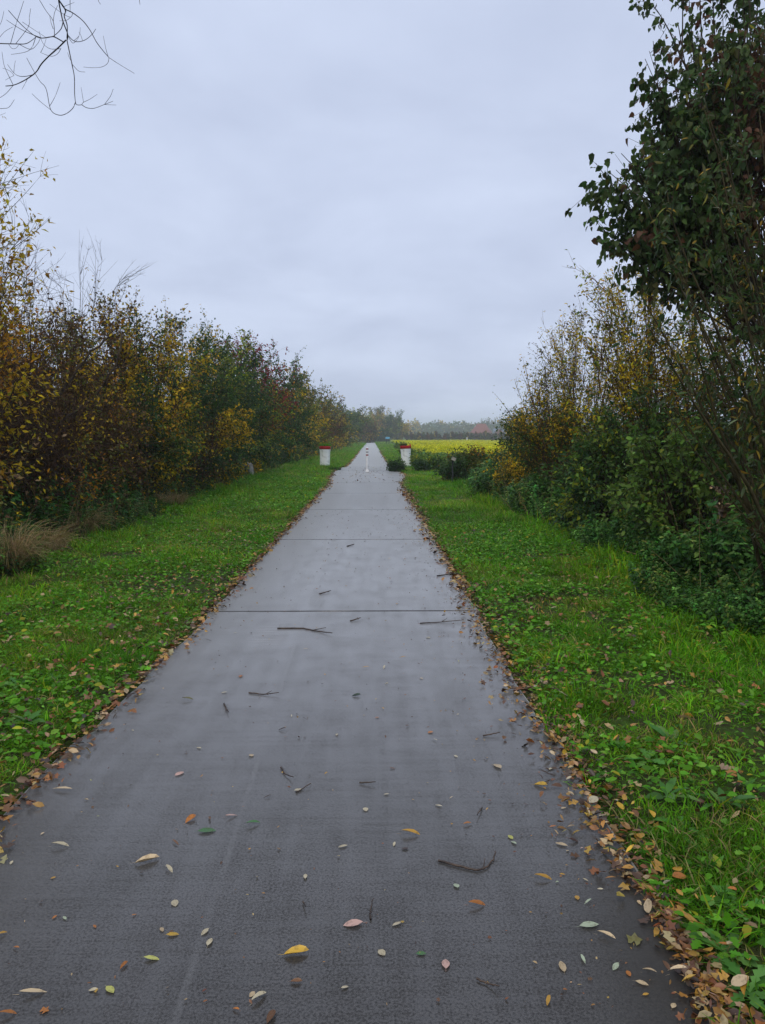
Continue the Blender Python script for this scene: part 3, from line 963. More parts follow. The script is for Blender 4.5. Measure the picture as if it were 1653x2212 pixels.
# willow: many straight stems fanning up from beyond the frame
WB = np.array([3.75, 6.35, float(ground_z(3.75, 6.35))])
WL = [(1480, 560), (1390, 700), (1560, 380), (1620, 230), (1430, 480), (1500, 800), (1600, 640), (1540, 240), (1460, 640), (1650, 480), (1580, 820), (1400, 830), (1650, 130), (1520, 480)]
wroot = empty('willow_tree', WB)
tag(wroot, 'multi-stemmed willow with narrow leaves and olive stems fanning out by the verge', 'tree')
tb = Buf(); bb = Buf(); lb = Buf()
stem_paths = []
for k in range(26):
    px, py = WL[k % len(WL)]
    e = rel(px + rng.normal(0, 30), py + rng.normal(0, 30), 6.3 + rng.normal(0, .35), WB)
    s0 = np.array([rng.normal(0, .12), rng.normal(0, .15), -.05])
    m_ = s0 * .55 + e * .45; m_[2] -= .05 * rng.random(); m_[0] += .12
    stem_paths.append(bez(s0[None], m_[None], e[None], 12)[0])
SPw = np.array(stem_paths)
SPw[:, 1:] += rng.normal(0, .008, SPw[:, 1:].shape)
v, f = tubes(SPw, np.linspace(.020, .004, 12)[None] * rng.uniform(.55, 1.35, (26, 1)), 6); tb.add(v, f, (1, 1, 1))
link('trunk', tb.mesh('trunk', True), M_BARKOLIVE, wroot)
nt_ = 26 * 26
si = rng.integers(0, 26, nt_); sj = rng.integers(3, 12, nt_)
T0 = SPw[si, sj]; SD = unit(SPw[si, np.minimum(sj, 11)] - SPw[si, sj - 1])
TD = unit(SD * .8 + rand_dir(nt_) * .7 + np.array([0, 0, .25]))
tl = rng.uniform(.12, .5, nt_)
TPw = bez(T0, T0 + TD * tl[:, None] * .5, T0 + TD * tl[:, None] - np.array([0, 0, .06]), 5)
v, f = tubes(TPw, np.linspace(.0032, .0012, 5)[None] * np.ones((nt_, 1)), 3); bb.add(v, f, (1, 1, 1))
link('branches', bb.mesh('branches'), M_BARKOLIVE, wroot)
P_WILG = pal(((.042, .078, .020), 5), ((.060, .10, .026), 3), ((.12, .14, .075), .9), ((.17, .15, .025), 1.1), ((.30, .20, .025), .7))
q = np.repeat(np.arange(nt_), 7)
keep = rng.random(len(q)) < np.clip((TPw[q, 2, 2] - .9) / 1.5, .12, 1)
q = q[keep]
tq = rng.integers(0, 5, len(q))
pos = TPw[q, tq] + rng.normal(0, .02, (len(q), 3))
Dl = unit(TD[q] * .35 + rand_dir(len(q)) * .65 + np.array([0, 0, -.5]))
sz = .080 * rng.uniform(.6, 1.25, len(q))
lb.scatter(T_LANCE, pos, frames(Dl, rng.normal(0, 1.0, len(q))), np.stack([sz, sz * 1.35, sz], 1), jitter(pick(P_WILG, len(q))))
link('crown', lb.mesh('crown'), M_LEAF, wroot)
lm = mesh_np('leaf', *T_LANCE); lm.materials.append(M_CROWNOBJ)
for k in rng.choice(nt_, 110, replace=False):
    D = unit(rand_dir(1) * .6 + np.array([[0, 0, -.7]]))
    M4 = Matrix(frames(D, rng.normal(0, .9, 1))[0].tolist()).to_4x4()
    M4.translation = Vector(TPw[k, 4])
    o = link('leaf', lm, None, wroot)
    s = .085 * rng.uniform(.8, 1.2)
    o.matrix_local = M4 @ Matrix.Diagonal((s, s * 1.4, s, 1))
    o.color = (*jitter(pick(P_WILG, 1))[0], 1)

P_YSH = pal((GOLD, 4.2), (OLIVE, 3.5), (YELGREEN, 3), (BROWN, 1), (GREEN, 1.8), (YELLOW, 1.4))
greener_low = red_top(.6, 2.6, pal((GREEN, 4), (DKGREEN, 4), (OLIVE, 1.2)))
plant('sallow_shrub', 'upright shrub with small yellow leaves on fine reddish stems near the field', 'shrub', (4.45, 16.8, .05),
      [((0, 0, 1.5), (1.45, 1.4, 1.4)), ((.2, 0, 2.8), (1.0, 1.1, 1.3)), ((.5, 0, 3.8), (.7, .8, .8)), ((-1.0, -.1, 2.0), (.6, .7, 1.1))], P_YSH,
      nclump=140, ntwig=11, nleaf=13, leaf=.066, tpl=T_SLIM, aspect=1.7, twig=.6, up=.9, out=.5, rnd=.5, stems=9, stem_r=.02, stem_spread=1.0, bark=M_BARKRED, wisps=50, wisp_up=.7, wisp_len=.8, wisp_leaf=3, col_fn=greener_low, limb_r=.011)
plant('sallow_shrub', 'taller yellow leaved shrub with bare reddish tips beside the overhanging tree', 'shrub', (4.9, 13.2, .05),
      [((0, 0, 1.6), (1.3, 1.3, 1.5)), ((-.1, 0, 3.0), (1.15, 1.1, 1.2)), ((-.5, 0, 3.9), (.55, .6, .75)), ((.9, .2, 3.4), (.7, .8, 1.1))], P_YSH,
      nclump=150, ntwig=11, nleaf=13, leaf=.07, tpl=T_SLIM, aspect=1.7, twig=.6, up=.9, out=.5, rnd=.5, stems=9, stem_r=.022, stem_spread=1.0, bark=M_BARKRED, wisps=60, wisp_up=.7, wisp_len=.8, wisp_leaf=3, col_fn=greener_low, limb_r=.011)
plant('sallow_shrub', 'yellow and green shrub tucked under the overhanging tree', 'shrub', (6.2, 11.0, .05),
      [((0, 0, 1.5), (1.6, 1.4, 1.4)), ((0, 0, 2.9), (1.5, 1.2, 1.2)), ((.4, 0, 3.9), (1.2, 1.0, .8))], pal((GOLD, 1.8), (OLIVE, 3), (DKGREEN, 3), (GREEN, 2), (BROWN, 1)),
      nclump=140, ntwig=10, nleaf=11, leaf=.075, tpl=T_SLIM, aspect=1.8, twig=.55, up=.7, stems=8, stem_r=.025, stem_spread=.9, bark=M_BARKRED, wisps=20, wisp_len=.6, col_fn=greener_low)
P_DARK = pal((DKGREEN, 6), (GREEN, 2.5), (OLIVE, .6))
plant('privet_bush', 'dark leafy bush filling the shade behind the fanning willow stems', 'bush', (5.2, 8.9, .05), [((0, 0, 1.1), (1.25, 1.2, 1.1)), ((.2, 0, 1.9), (1.1, 1.1, .9))], P_DARK,
      nclump=120, ntwig=9, nleaf=13, leaf=.075, tpl=T_OVAL4, twig=.42, stems=7, stem_r=.022, stem_spread=.8)
plant('privet_bush', 'dark leafy bush at the frame edge low behind the willow', 'bush', (4.9, 7.1, .05), [((0, 0, .9), (1.0, .9, .95)), ((.5, 0, 1.5), (.9, .9, .8))], P_DARK,
      nclump=110, ntwig=9, nleaf=12, leaf=.072, tpl=T_OVAL4, twig=.4, stems=7, stem_r=.022, stem_spread=.8)
plant('elder_bush', 'pale green leafy elder bush in front of the dark thicket', 'bush', (3.95, 9.6, .05), [((0, 0, .8), (.85, .8, .7)), ((-.05, 0, 1.25), (.7, .7, .55)), ((.55, 0, 1.0), (.7, .7, .7))],
      pal((LGREEN, 4), (GREEN, 3), (YELGREEN, 1.8), (DKGREEN, 1.5)), nclump=100, ntwig=8, nleaf=9, leaf=.07, tpl=T_OVAL, twig=.35, stems=6, stem_r=.018, stem_spread=.6, aspect=1.05, bark=M_BARKOLIVE)
plant('elder_bush', 'mid green leafy bush below the yellow shrubs', 'bush', (4.0, 12.3, .05), [((0, 0, .75), (1.1, 1.1, .75)), ((.3, 0, 1.4), (.9, .9, .7))],
      pal((GREEN, 4), (LGREEN, 1.4), (DKGREEN, 3), (YELGREEN, .8)), nclump=110, ntwig=9, nleaf=11, leaf=.08, tpl=T_OVAL4, twig=.4, stems=6, stem_r=.018, stem_spread=.7)
plant('bramble_bush', 'brown and orange tinged bush spilling onto the grass below the yellow shrub', 'bush', (4.15, 19.8, .05), [((0, 0, .6), (1.0, 1.3, .65)), ((.5, 0, 1.2), (.75, .9, .65)), ((-.4, -.4, .45), (.6, .6, .42))],
      pal((DKGREEN, 4), (BROWN, 1.4), (GREEN, 3), (OLIVE, 1.5), (GOLD, .6)), nclump=110, ntwig=12, nleaf=14, leaf=.065, twig=.45, stems=7, stem_r=.02, stem_spread=.8, wisps=14, wisp_len=.6)
plant('bramble_bush', 'low dark bramble mound by the mustard field with rusty tips', 'bush', (3.15, 27.5, .02), [((0, 0, .42), (.75, 1.0, .45)), ((.7, .2, .52), (.7, .9, .52)), ((1.5, .4, .48), (.75, .9, .50))],
      pal((DKGREEN, 6), (GREEN, 2.5), (RUST, .5), (OLIVE, .7)), nclump=110, ntwig=11, nleaf=13, leaf=.085, twig=.42, stems=8, stem_r=.018, stem_spread=1.2, wisps=16, wisp_len=.5,
      col_fn=lambda p, c: np.where(((p[:, 2] > .95) & (p[:, 0] > .3) & (rng.random(len(p)) < .5))[:, None], pick(pal((RUST, 2), (GOLD, 1), (ORANGE, 1)), len(p)), c))
plant('bramble_bush', 'tall dark hedge bush between the bramble mound and the yellow shrub', 'bush', (4.75, 22.5, .02), [((0, 0, .9), (1.3, 1.6, 1.0)), ((0, 0, 1.6), (1.0, 1.2, .9))],
      pal((DKGREEN, 4), (GREEN, 3), (OLIVE, 2), (GOLD, .8)), nclump=100, ntwig=11, nleaf=14, leaf=.08, twig=.5, stems=6, stem_r=.02, wisps=14, wisp_len=.6)
for X, Y, h, lab in [(8.2, 9.5, 3.2, 'shaded backing bush seen through gaps under the rounded leaves'), (8.0, 13.5, 3.0, 'shaded backing bush behind the tall yellow shrub'), (7.6, 18.5, 2.4, 'shaded backing bush behind the smaller yellow shrub')]:
    plant('thicket_bush', lab, 'bush', (X, Y, .05), [((0, 0, h * .4), (1.9, 1.9, h * .42)), ((0, 0, h * .7), (1.4, 1.4, h * .34))], pal((DKGREEN, 4), (GREEN, 2), (OLIVE, 1), (BROWN, 1)),
          nclump=80, ntwig=8, nleaf=12, leaf=.13, twig=.6, stems=6, stem_r=.03)

# ================================================================== BARE BRANCHES AT THE TOP (tree stands outside the frame)
HB = np.array([-4.9, 4.6, float(ground_z(-4.9, 4.6))])
broot = empty('bare_tree', HB)
tag(broot, 'leafless tree whose dark drooping branches hang into the sky over the hedge', 'tree')
HD = 6.0


def hp(x, y, dz=0.0):
    return at(x * .2315, y * .2315, HD + dz) - HB


hang = [  # width px, points in the enlarged crop
    (15, [(548, -330), (535, -150), (548, 0), (568, 110), (592, 210), (632, 315), (630, 372)]),
    (13, [(548, 0), (612, 95), (600, 150), (628, 240), (625, 360)]),
    (10, [(552, 0), (605, 80), (680, 120), (770, 190), (840, 280), (900, 390), (960, 470), (1015, 535)]), (5, [(1015, 535), (1070, 572), (1130, 610), (1255, 685)]),
    (4.5, [(1012, 532), (990, 460), (965, 335)]), (4.5, [(1018, 540), (1005, 590), (950, 625), (860, 632), (780, 625)]), (7, [(655, -60), (655, 0), (655, 100)]),
    (9, [(625, 370), (650, 490), (675, 610), (695, 720), (697, 860), (705, 950), (720, 978), (765, 978)]),
    (6, [(765, 978), (810, 1005), (880, 1010), (975, 975), (1055, 945)]), (4.5, [(975, 975), (1030, 900), (1057, 830)]), (4, [(975, 975), (1030, 978), (1085, 980)]),
    (4.5, [(765, 975), (780, 955), (840, 925), (908, 880)]), (4, [(780, 955), (770, 890), (758, 815)]),
    (7, [(705, 955), (680, 1010), (620, 1060), (550, 1074), (475, 1025), (440, 860), (415, 800), (375, 760), (320, 670), (250, 540)]),
    (5, [(475, 1025), (380, 950), (300, 875)]), (4.5, [(468, 985), (520, 890), (563, 770)]),
    (13, [(615, 375), (540, 450), (450, 530), (385, 600), (340, 670), (270, 725), (190, 770), (125, 795), (55, 803)]),
    (5, [(125, 795), (60, 660), (35, 590), (20, 485)]), (5, [(125, 795), (60, 870), (0, 912), (-60, 950)]), (4, [(260, 730), (230, 790), (205, 835)]),
    (6, [(300, 700), (240, 712), (180, 710), (130, 680), (70, 600)]), (4, [(130, 680), (135, 620), (145, 565)]), (4, [(130, 700), (90, 660), (25, 635)]), (4, [(130, 705), (90, 725), (50, 748)]),
    (10, [(590, 390), (510, 345), (470, 345), (390, 355), (320, 330), (200, 230), (80, 97)]), (6, [(390, 355), (250, 300), (150, 245), (60, 185)]),
    (6, [(510, 345), (498, 200), (430, 100), (370, 0), (350, -40)]), (5, [(498, 200), (510, 120), (540, 50)]), (5, [(498, 270), (480, 220), (465, 150)]),
    (8, [(590, 200), (570, 270), (510, 330), (470, 345)]),
    (9, [(-90, 400), (0, 406), (150, 410), (240, 408), (300, 375), (335, 345)]), (5, [(100, 405), (150, 230), (190, 110), (222, 10)]), (5, [(150, 405), (265, 250), (275, 160), (288, 80)]),
    (5, [(335, 345), (300, 440), (240, 485), (105, 508)]), (5, [(175, 410), (285, 460), (350, 410), (380, 350)]), (4, [(80, 408), (110, 450), (150, 450), (180, 410)]),
    (7, [(632, 325), (680, 375), (730, 390), (800, 370), (860, 320), (895, 270)]), (4, [(690, 380), (740, 330), (750, 255)]), (4, [(770, 375), (755, 330), (738, 300)]),
    (4.5, [(640, 345), (680, 402), (720, 370), (738, 335)]), (4.5, [(675, 600), (720, 650), (750, 668), (795, 672)]), (4, [(675, 590), (645, 530), (632, 490)]),
    (4.5, [(560, 455), (470, 455), (400, 400), (365, 290)]), (4.5, [(570, 450), (540, 500), (490, 525), (440, 515), (380, 490)]), (4, [(380, 490), (410, 430), (432, 360)]),
    (4.5, [(680, 120), (655, 160), (560, 110), (465, 38)]), (4, [(660, 160), (620, 190), (555, 195)]), (4, [(600, 60), (650, 40), (695, 22)]), (4, [(210, 205), (300, 265), (430, 350)]),
    (5, [(905, -40), (920, 10), (940, 40)]), (5, [(1300, -50), (1302, 10), (1308, 42)]), (5, [(-40, 1015), (30, 1012), (85, 1000), (135, 930)]), (4, [(-40, 400), (40, 300), (125, 250)]), (4, [(-20, 270), (15, 200), (38, 100)])]
hb = Buf()
PXM = .363 * .2951 / 768 * HD
for wpx, pts in hang:
    a_ = np.array([hp(x, y, rng.normal(0, .05)) for x, y in pts])
    n_ = len(a_) * 4
    s = np.linspace(0, len(a_) - 1, n_); k_ = np.minimum(s.astype(int), len(a_) - 2); fr = (s - k_)[:, None]
    pm1 = a_[np.maximum(k_ - 1, 0)]; p0 = a_[k_]; p1 = a_[k_ + 1]; p2 = a_[np.minimum(k_ + 2, len(a_) - 1)]
    C_ = .5 * ((2 * p0) + (-pm1 + p1) * fr + (2 * pm1 - 5 * p0 + 4 * p1 - p2) * fr ** 2 + (-pm1 + 3 * p0 - 3 * p1 + p2) * fr ** 3)
    taper = np.linspace(1, .55 if wpx > 5 else .6, n_)
    v, f = tubes(C_[None], (wpx * PXM * .5 * taper)[None], 6); hb.add(v, f, (1, 1, 1))
link('branches', hb.mesh('branches', True), M_BARKGREY, broot)
top_ = hp(548, -330)
tr = Buf()
limb = bez(np.array([[0, 0, -.1]]), np.array([[-.2, .1, 4.0]]), np.array([[.4, .3, 8.2]]), 14)
v, f = tubes(limb, np.linspace(.2, .06, 14)[None], 10); tr.add(v, f, (1, 1, 1))
bgh = bez(np.array([[.1, .15, 5.4]]), np.array([[.9, .7, 7.6]]), top_[None], 12)
v, f = tubes(bgh, np.linspace(.06, .010, 12)[None], 8); tr.add(v, f, (1, 1, 1))
for ex, ey in [(655, -60), (905, -40), (1300, -50)]:
    e_ = hp(ex, ey)
    s_ = bgh[0, 8]
    v, f = tubes(bez(s_[None], ((s_ + e_) / 2 + np.array([0, 0, .5]))[None], e_[None], 8), np.linspace(.012, .004, 8)[None], 6); tr.add(v, f, (1, 1, 1))
e_ = hp(-90, 400)
v, f = tubes(bez(np.array([[.0, .1, 4.2]]), np.array([[.5, .6, 5.0]]), e_[None], 8), np.linspace(.03, .006, 8)[None], 6); tr.add(v, f, (1, 1, 1))
for ex, ey in [(-60, 950), (-40, 1015), (-20, 270), (-40, 400)]:
    e2 = hp(ex, ey); s2 = np.array([0, .1, 3.6])
    v, f = tubes(bez(s2[None], ((s2 + e2) / 2 + np.array([0, 0, .3]))[None], e2[None], 8), np.linspace(.014, .003, 8)[None], 6); tr.add(v, f, (1, 1, 1))
link('trunk', tr.mesh('trunk', True), M_BARK, broot)

# ================================================================== GRASS AND GROUND COVER
P_GR = pal(((.070, .250, .010), 5), ((.052, .195, .010), 4), ((.125, .320, .014), 3), ((.24, .32, .022), 1.4), ((.36, .28, .11), .8))


def verge_points(n, x0, x1, y0, y1, power=1.0):
    u = rng.random(n)
    y = y0 + (y1 - y0) * u ** power
    x = rng.uniform(x0, x1, n)
    return x, y


def ok_ground(x, y, m=.0):
    return (x < left_edge(y) - m) | (x > right_edge(y) + m)


r_edge = lambda y: np.interp(y, [4.5, 6, 7, 9, 11.3, 16, 25, 30], [3.1, 2.95, 3.0, 3.35, 3.4, 2.85, 3.1, 3.2])
l_edge = lambda y: np.interp(y, [6, 8, 13, 28, 45, 66, 120], [-4.25, -4.2, -4.5, -5.0, -4.9, -4.6, -4.3])
G_GREEN = pal(((.105, .300, .008), 5), ((.070, .210, .007), 4), ((.175, .390, .012), 3.6), ((.28, .38, .018), 1.0))
G_MIX = pal(((.110, .250, .012), 4), ((.25, .32, .022), 3), ((.075, .19, .010), 3), ((.36, .28, .11), 1.6))
G_DRY = pal(((.36, .28, .11), 4), ((.28, .27, .05), 3), ((.12, .22, .015), 2))
tufts = []
for vv in range(9):
    b_ = Buf()
    nb = [16, 16, 14, 18, 12, 12, 14, 12, 10][vv]
    L0 = [.085, .075, .10, .06, .16, .20, .09, .10, .13][vv]
    a_ = rng.random(nb) * 6.283; r_ = .055 * np.sqrt(rng.random(nb))
    p_ = np.stack([np.cos(a_) * r_, np.sin(a_) * r_, np.full(nb, -.01)], 1)
    sp_ = [.9, 1.1, .8, 1.2, .75, .85, 1.0, 1.0, .9][vv]
    a2 = a_ + rng.normal(0, .9, nb)
    D_ = np.stack([np.cos(a2), np.sin(a2), np.zeros(nb)], 1) * sp_ * rng.uniform(.15, 1.1, (nb, 1)) + np.array([0, 0, .85])
    l_ = L0 * rng.uniform(.5, 1.3, nb); w_ = [.005, .0048, .0055, .0045, .0062, .0068, .005, .0042, .0045][vv] * rng.uniform(.7, 1.25, nb)
    # blade bows over outward
    tb_ = (np.array([(0, .5, 0), (0, -.5, 0), (.4, .45, .10), (.4, -.45, .10), (.75, .3, .08), (.75, -.3, .08), (1.0, 0, -.08)], float),
           np.array([(0, 1, 3), (0, 3, 2), (2, 3, 5), (2, 5, 4), (4, 5, 6)], int))
    b_.scatter(tb_, p_, frames(D_, rng.normal(0, .5, nb)), np.stack([l_, w_, l_ * 1.6], 1), jitter(pick([G_GREEN, G_GREEN, G_MIX, G_GREEN, G_GREEN, G_GREEN, G_MIX, G_DRY, G_MIX][vv], nb), .2))
    tm = b_.mesh('grass_tuft'); tm.materials.append(M_GRASSI); tufts.append(tm)
GP = []


def grass_patch(n, x0, x1, y0, y1, scale, tall=0.0):
    x, y = verge_points(n, x0, x1, y0, y1)
    edge_d = np.minimum(np.abs(x - left_edge(y)), np.abs(x - right_edge(y)))
    k = ok_ground(x, y, .01) & (rng.random(n) < np.clip(edge_d / .2, .25, 1))
    dens = vnoise(x, y, .3, 20) * .5 + vnoise(x, y, .8, 21) * .45 + vnoise(x, y, 2.1, 22) * .35
    k &= rng.random(n) < np.clip((dens - .42) * 3.2, .07, 1)
    k &= ~((x > r_edge(y) + .15) & (y < 27)) & ~((x < l_edge(y) - .2) & (y < 60))
    x, y = x[k], y[k]; n = len(x)
    z = ground_z(x, y)
    hn = vnoise(x, y, .45, 23)
    d_out = np.where(x > 0, np.clip((x - 2.1) / .9, 0, 1), np.clip((-x - 3.3) / 1.0, 0, 1))
    sc = scale * rng.uniform(.7, 1.3, n)
    sz = sc * (.30 + .62 * hn ** 1.4) * (1 + .55 * tall * d_out * (vnoise(x, y, .8, 31) > .45))
    sz = np.minimum(sz, 1.6)
    u = rng.random(n)
    var = rng.integers(0, 4, n)
    var = np.where(u < .07 * (.3 + 2.0 * (vnoise(x, y, .7, 26) > .6)) + .20 * d_out * tall, rng.integers(4, 6, n), var)
    var = np.where(rng.random(n) < .34 * (vnoise(x, y, .9, 27) > .48) + .07, rng.integers(6, 9, n), var)
    pn = vnoise(x, y, .9, 24)[:, None]; p2 = vnoise(x, y, .28, 25)[:, None]
    tint = (1 + (pn - .5) * np.array([[.9, .35, .5]])) * (.72 + .56 * p2)
    GP.append((np.stack([x, y, z], 1), np.stack([rng.normal(0, .15, n), rng.normal(0, .15, n), rng.random(n) * 6.283], 1), np.stack([sc, sc, sz], 1), tint, var))


grass_patch(11000, .98, 3.4, 1.6, 6.2, 1.0, 1)
grass_patch(14000, .98, 3.8, 6.2, 13.0, 1.1, 1)
grass_patch(11000, -4.8, -1.5, 2.3, 7.0, .85, 1)
grass_patch(15000, -5.2, -1.46, 7.0, 15.0, 1.0, 1)
grass_patch(11000, -5.4, -1.3, 15.0, 32.0, 1.4, 1)
grass_patch(9500, 1.0, 4.2, 13.0, 32.0, 1.4, 1)
grass_patch(9000, -5.6, -1.2, 32.0, 80.0, 2.2)
grass_patch(7000, 1.0, 4.0, 32.0, 80.0, 2.2)
grass_patch(5000, -5.0, -1.2, 80.0, 220.0, 4.0)
grass_patch(6000, 1.0, 7.0, 80.0, 260.0, 4.0)
grass = gn_scatter('grass', tufts, *[np.concatenate([g[k] for g in GP]) for k in range(5)])
tag(grass, 'short wet green grass of the verges along the path', 'grass', kind='stuff')

# broad-leaved weeds in the turf
P_WEED = pal(((.085, .255, .012), 5), ((.115, .310, .020), 4), ((.170, .37, .040), 2), ((.050, .16, .010), 2.4), ((.32, .34, .025), .7))
wb = Buf()


def weed_patch(n, x0, x1, y0, y1, size, tpl, hgt=(.01, .07), seed=41, thr=.4):
    x, y = verge_points(n, x0, x1, y0, y1)
    k = ok_ground(x, y, .03) & (rng.random(n) < np.clip((vnoise(x, y, .6, seed) - thr) * 4 + .35, .08, 1))
    x, y = x[k], y[k]; n = len(x)
    z = ground_z(x, y) + rng.uniform(*hgt, n)
    D = rand_dir(n) * np.array([1, 1, .25]) + np.array([0, 0, .15])
    s = size * rng.uniform(.5, 1.4, n)
    wb.scatter(tpl, np.stack([x, y, z], 1), frames(D, rng.normal(0, .45, n)), np.stack([s, s, s], 1), jitter(pick(P_WEED, n), .18))


weed_patch(8200, .98, 3.4, 1.6, 6.0, .038, T_OVAL, (.01, .08))
weed_patch(1300, .98, 3.4, 1.6, 6.0, .048, T_OAK, (.02, .09), 43, .5)
weed_patch(13000, 1.0, 3.4, 6.0, 14.0, .048, T_DIAMOND, (.02, .10))
weed_patch(9000, -4.6, -1.5, 2.4, 7.0, .042, T_OVAL, (.01, .07), 44, .3)
weed_patch(1200, -4.6, -1.5, 2.4, 7.0, .06, T_OAK, (.01, .07), 45, .5)
weed_patch(17000, -5.0, -1.45, 7.0, 16.0, .043, T_DIAMOND, (.01, .08), 46, .3)
weed_patch(9000, -5.4, -1.45, 16.0, 32.0, .07, T_DIAMOND, (.02, .1), 47, .3)
weeds = link('ground_cover_weeds', wb.mesh('ground_cover_weeds'), M_LEAF)
tag(weeds, 'low broad leaved weeds growing through the verge grass', 'weeds', kind='stuff')

# nettles and brambles along the foot of the thickets
ub = Buf()
P_NET = pal(((.044, .125, .022), 5), ((.068, .165, .028), 4), ((.110, .220, .040), 2.6), ((.20, .22, .04), .6))


nettles = []
for vv in range(6):
    b_ = Buf(); nl = 20; Ht = .6
    top_p = np.array([[rng.normal(0, .08), rng.normal(0, .08), Ht]])
    mid_p = top_p * .5 + rng.normal(0, .03, (1, 3))
    st_ = bez(np.zeros((1, 3)), mid_p, top_p, 5)
    v, f = tubes(st_, np.array([[.0040, .0035, .003, .0022, .0012]]), 4); b_.add(v, f, (.07, .12, .03))
    t = np.concatenate([np.linspace(.22, .98, nl - 4), np.full(4, 1.0)])
    pos = np.zeros((1, 3)) * (1 - t[:, None]) ** 2 + 2 * (t * (1 - t))[:, None] * mid_p + (t ** 2)[:, None] * top_p
    a_ = np.arange(nl) * 1.6 + rng.normal(0, .4, nl)
    D_ = np.stack([np.cos(a_), np.sin(a_), rng.normal(-.2, .3, nl) + .5 * (t > .93)], 1)
    s_ = .088 * rng.uniform(.7, 1.2, nl) * (1.15 - .5 * t)
    b_.scatter(leaf_tpl([(0, 0), (.12, .03), (.28, .26), (.6, .24), (1, 0)], .25, .35), pos, frames(D_, rng.normal(0, .35, nl)), np.stack([s_, s_ * .95, s_], 1), jitter(np.ones((nl, 3)) * .5, .2) * (.8 + .4 * t[:, None]))
    tm = b_.mesh('nettle'); tm.materials.append(M_LEAFI); nettles.append(tm)
UP = []


def under(m, xc, wid, y0, y1, hmax, palette=P_NET, side=1, lsc=1.0):
    y = y0 + (y1 - y0) * rng.random(m)
    d = rng.random(m) * wid
    x = xc(y) + side * d + (vnoise(y, y * 0, .9, 51) - .5) * .8
    H = hmax * np.clip(.3 + d / wid * .8, 0, 1.1) * (.3 + 1.1 * vnoise(x, y, .45, 53)) * rng.uniform(.6, 1.25, m)
    sxy = lsc * rng.uniform(.75, 1.2, m) * np.clip(H / .5, .6, 1.3)
    UP.append((np.stack([x, y, ground_z(x, y) - .01], 1), np.stack([rng.normal(0, .22, m), rng.normal(-side * .12, .22, m), rng.random(m) * 6.283], 1),
               np.stack([sxy, sxy, H / .6], 1), jitter(pick(palette, m), .25) * 2.0, rng.integers(0, 6, m)))


under(4600, r_edge, 1.8, 4.8, 12.5, .95)
under(4200, r_edge, 1.8, 12.5, 26.0, 1.0, lsc=1.2)
P_LUND = pal(((.034, .105, .020), 5), ((.065, .150, .024), 3), ((.15, .16, .03), 1.2), (BROWN, 1.6), (GOLD, .35))
under(3600, l_edge, 1.7, 7.5, 17.0, .95, P_LUND, -1)
under(2600, l_edge, 1.7, 17.0, 40.0, .75, P_LUND, -1, 1.3)
under(1200, l_edge, 1.7, 40.0, 110.0, .85, P_LUND, -1, 2.2)
und = gn_scatter('nettle_undergrowth', nettles, *[np.concatenate([g[k] for g in UP]) for k in range(5)])
tag(und, 'dark green nettles and brambles along the foot of the thickets', 'undergrowth', kind='stuff')

# thin dead stems standing in the nettles (too many to tell apart)
n = 260
xs = np.concatenate([r_edge(rng.uniform(5.5, 20, n // 2)) * 0, np.zeros(n - n // 2)])
ysr = rng.uniform(5.8, 18, n // 2); ysl = rng.uniform(8.5, 26, n - n // 2)
px_ = np.concatenate([r_edge(ysr) + rng.uniform(.1, 1.2, n // 2), l_edge(ysl) - rng.uniform(.0, 1.2, n - n // 2)])
py_ = np.concatenate([ysr, ysl])
A = np.stack([px_, py_, ground_z(px_, py_)], 1)
D = unit(rng.normal(0, .42, (n, 3)) * [1, 1, .2] + [0, 0, 1]); Ls = rng.uniform(.3, 1.05, n)[:, None]
P = bez(A, A + D * Ls * .5, A + D * Ls + rng.normal(0, .10, (n, 3)), 6)
v, f = tubes(P, np.linspace(.0035, .0015, 6)[None] * np.ones((n, 1)), 3)
o = link('dead_stem_undergrowth', mesh_np('dead_stem_undergrowth', v, f), M_DRY)
tag(o, 'thin dry stems standing among the nettles and brambles', 'undergrowth', kind='stuff')

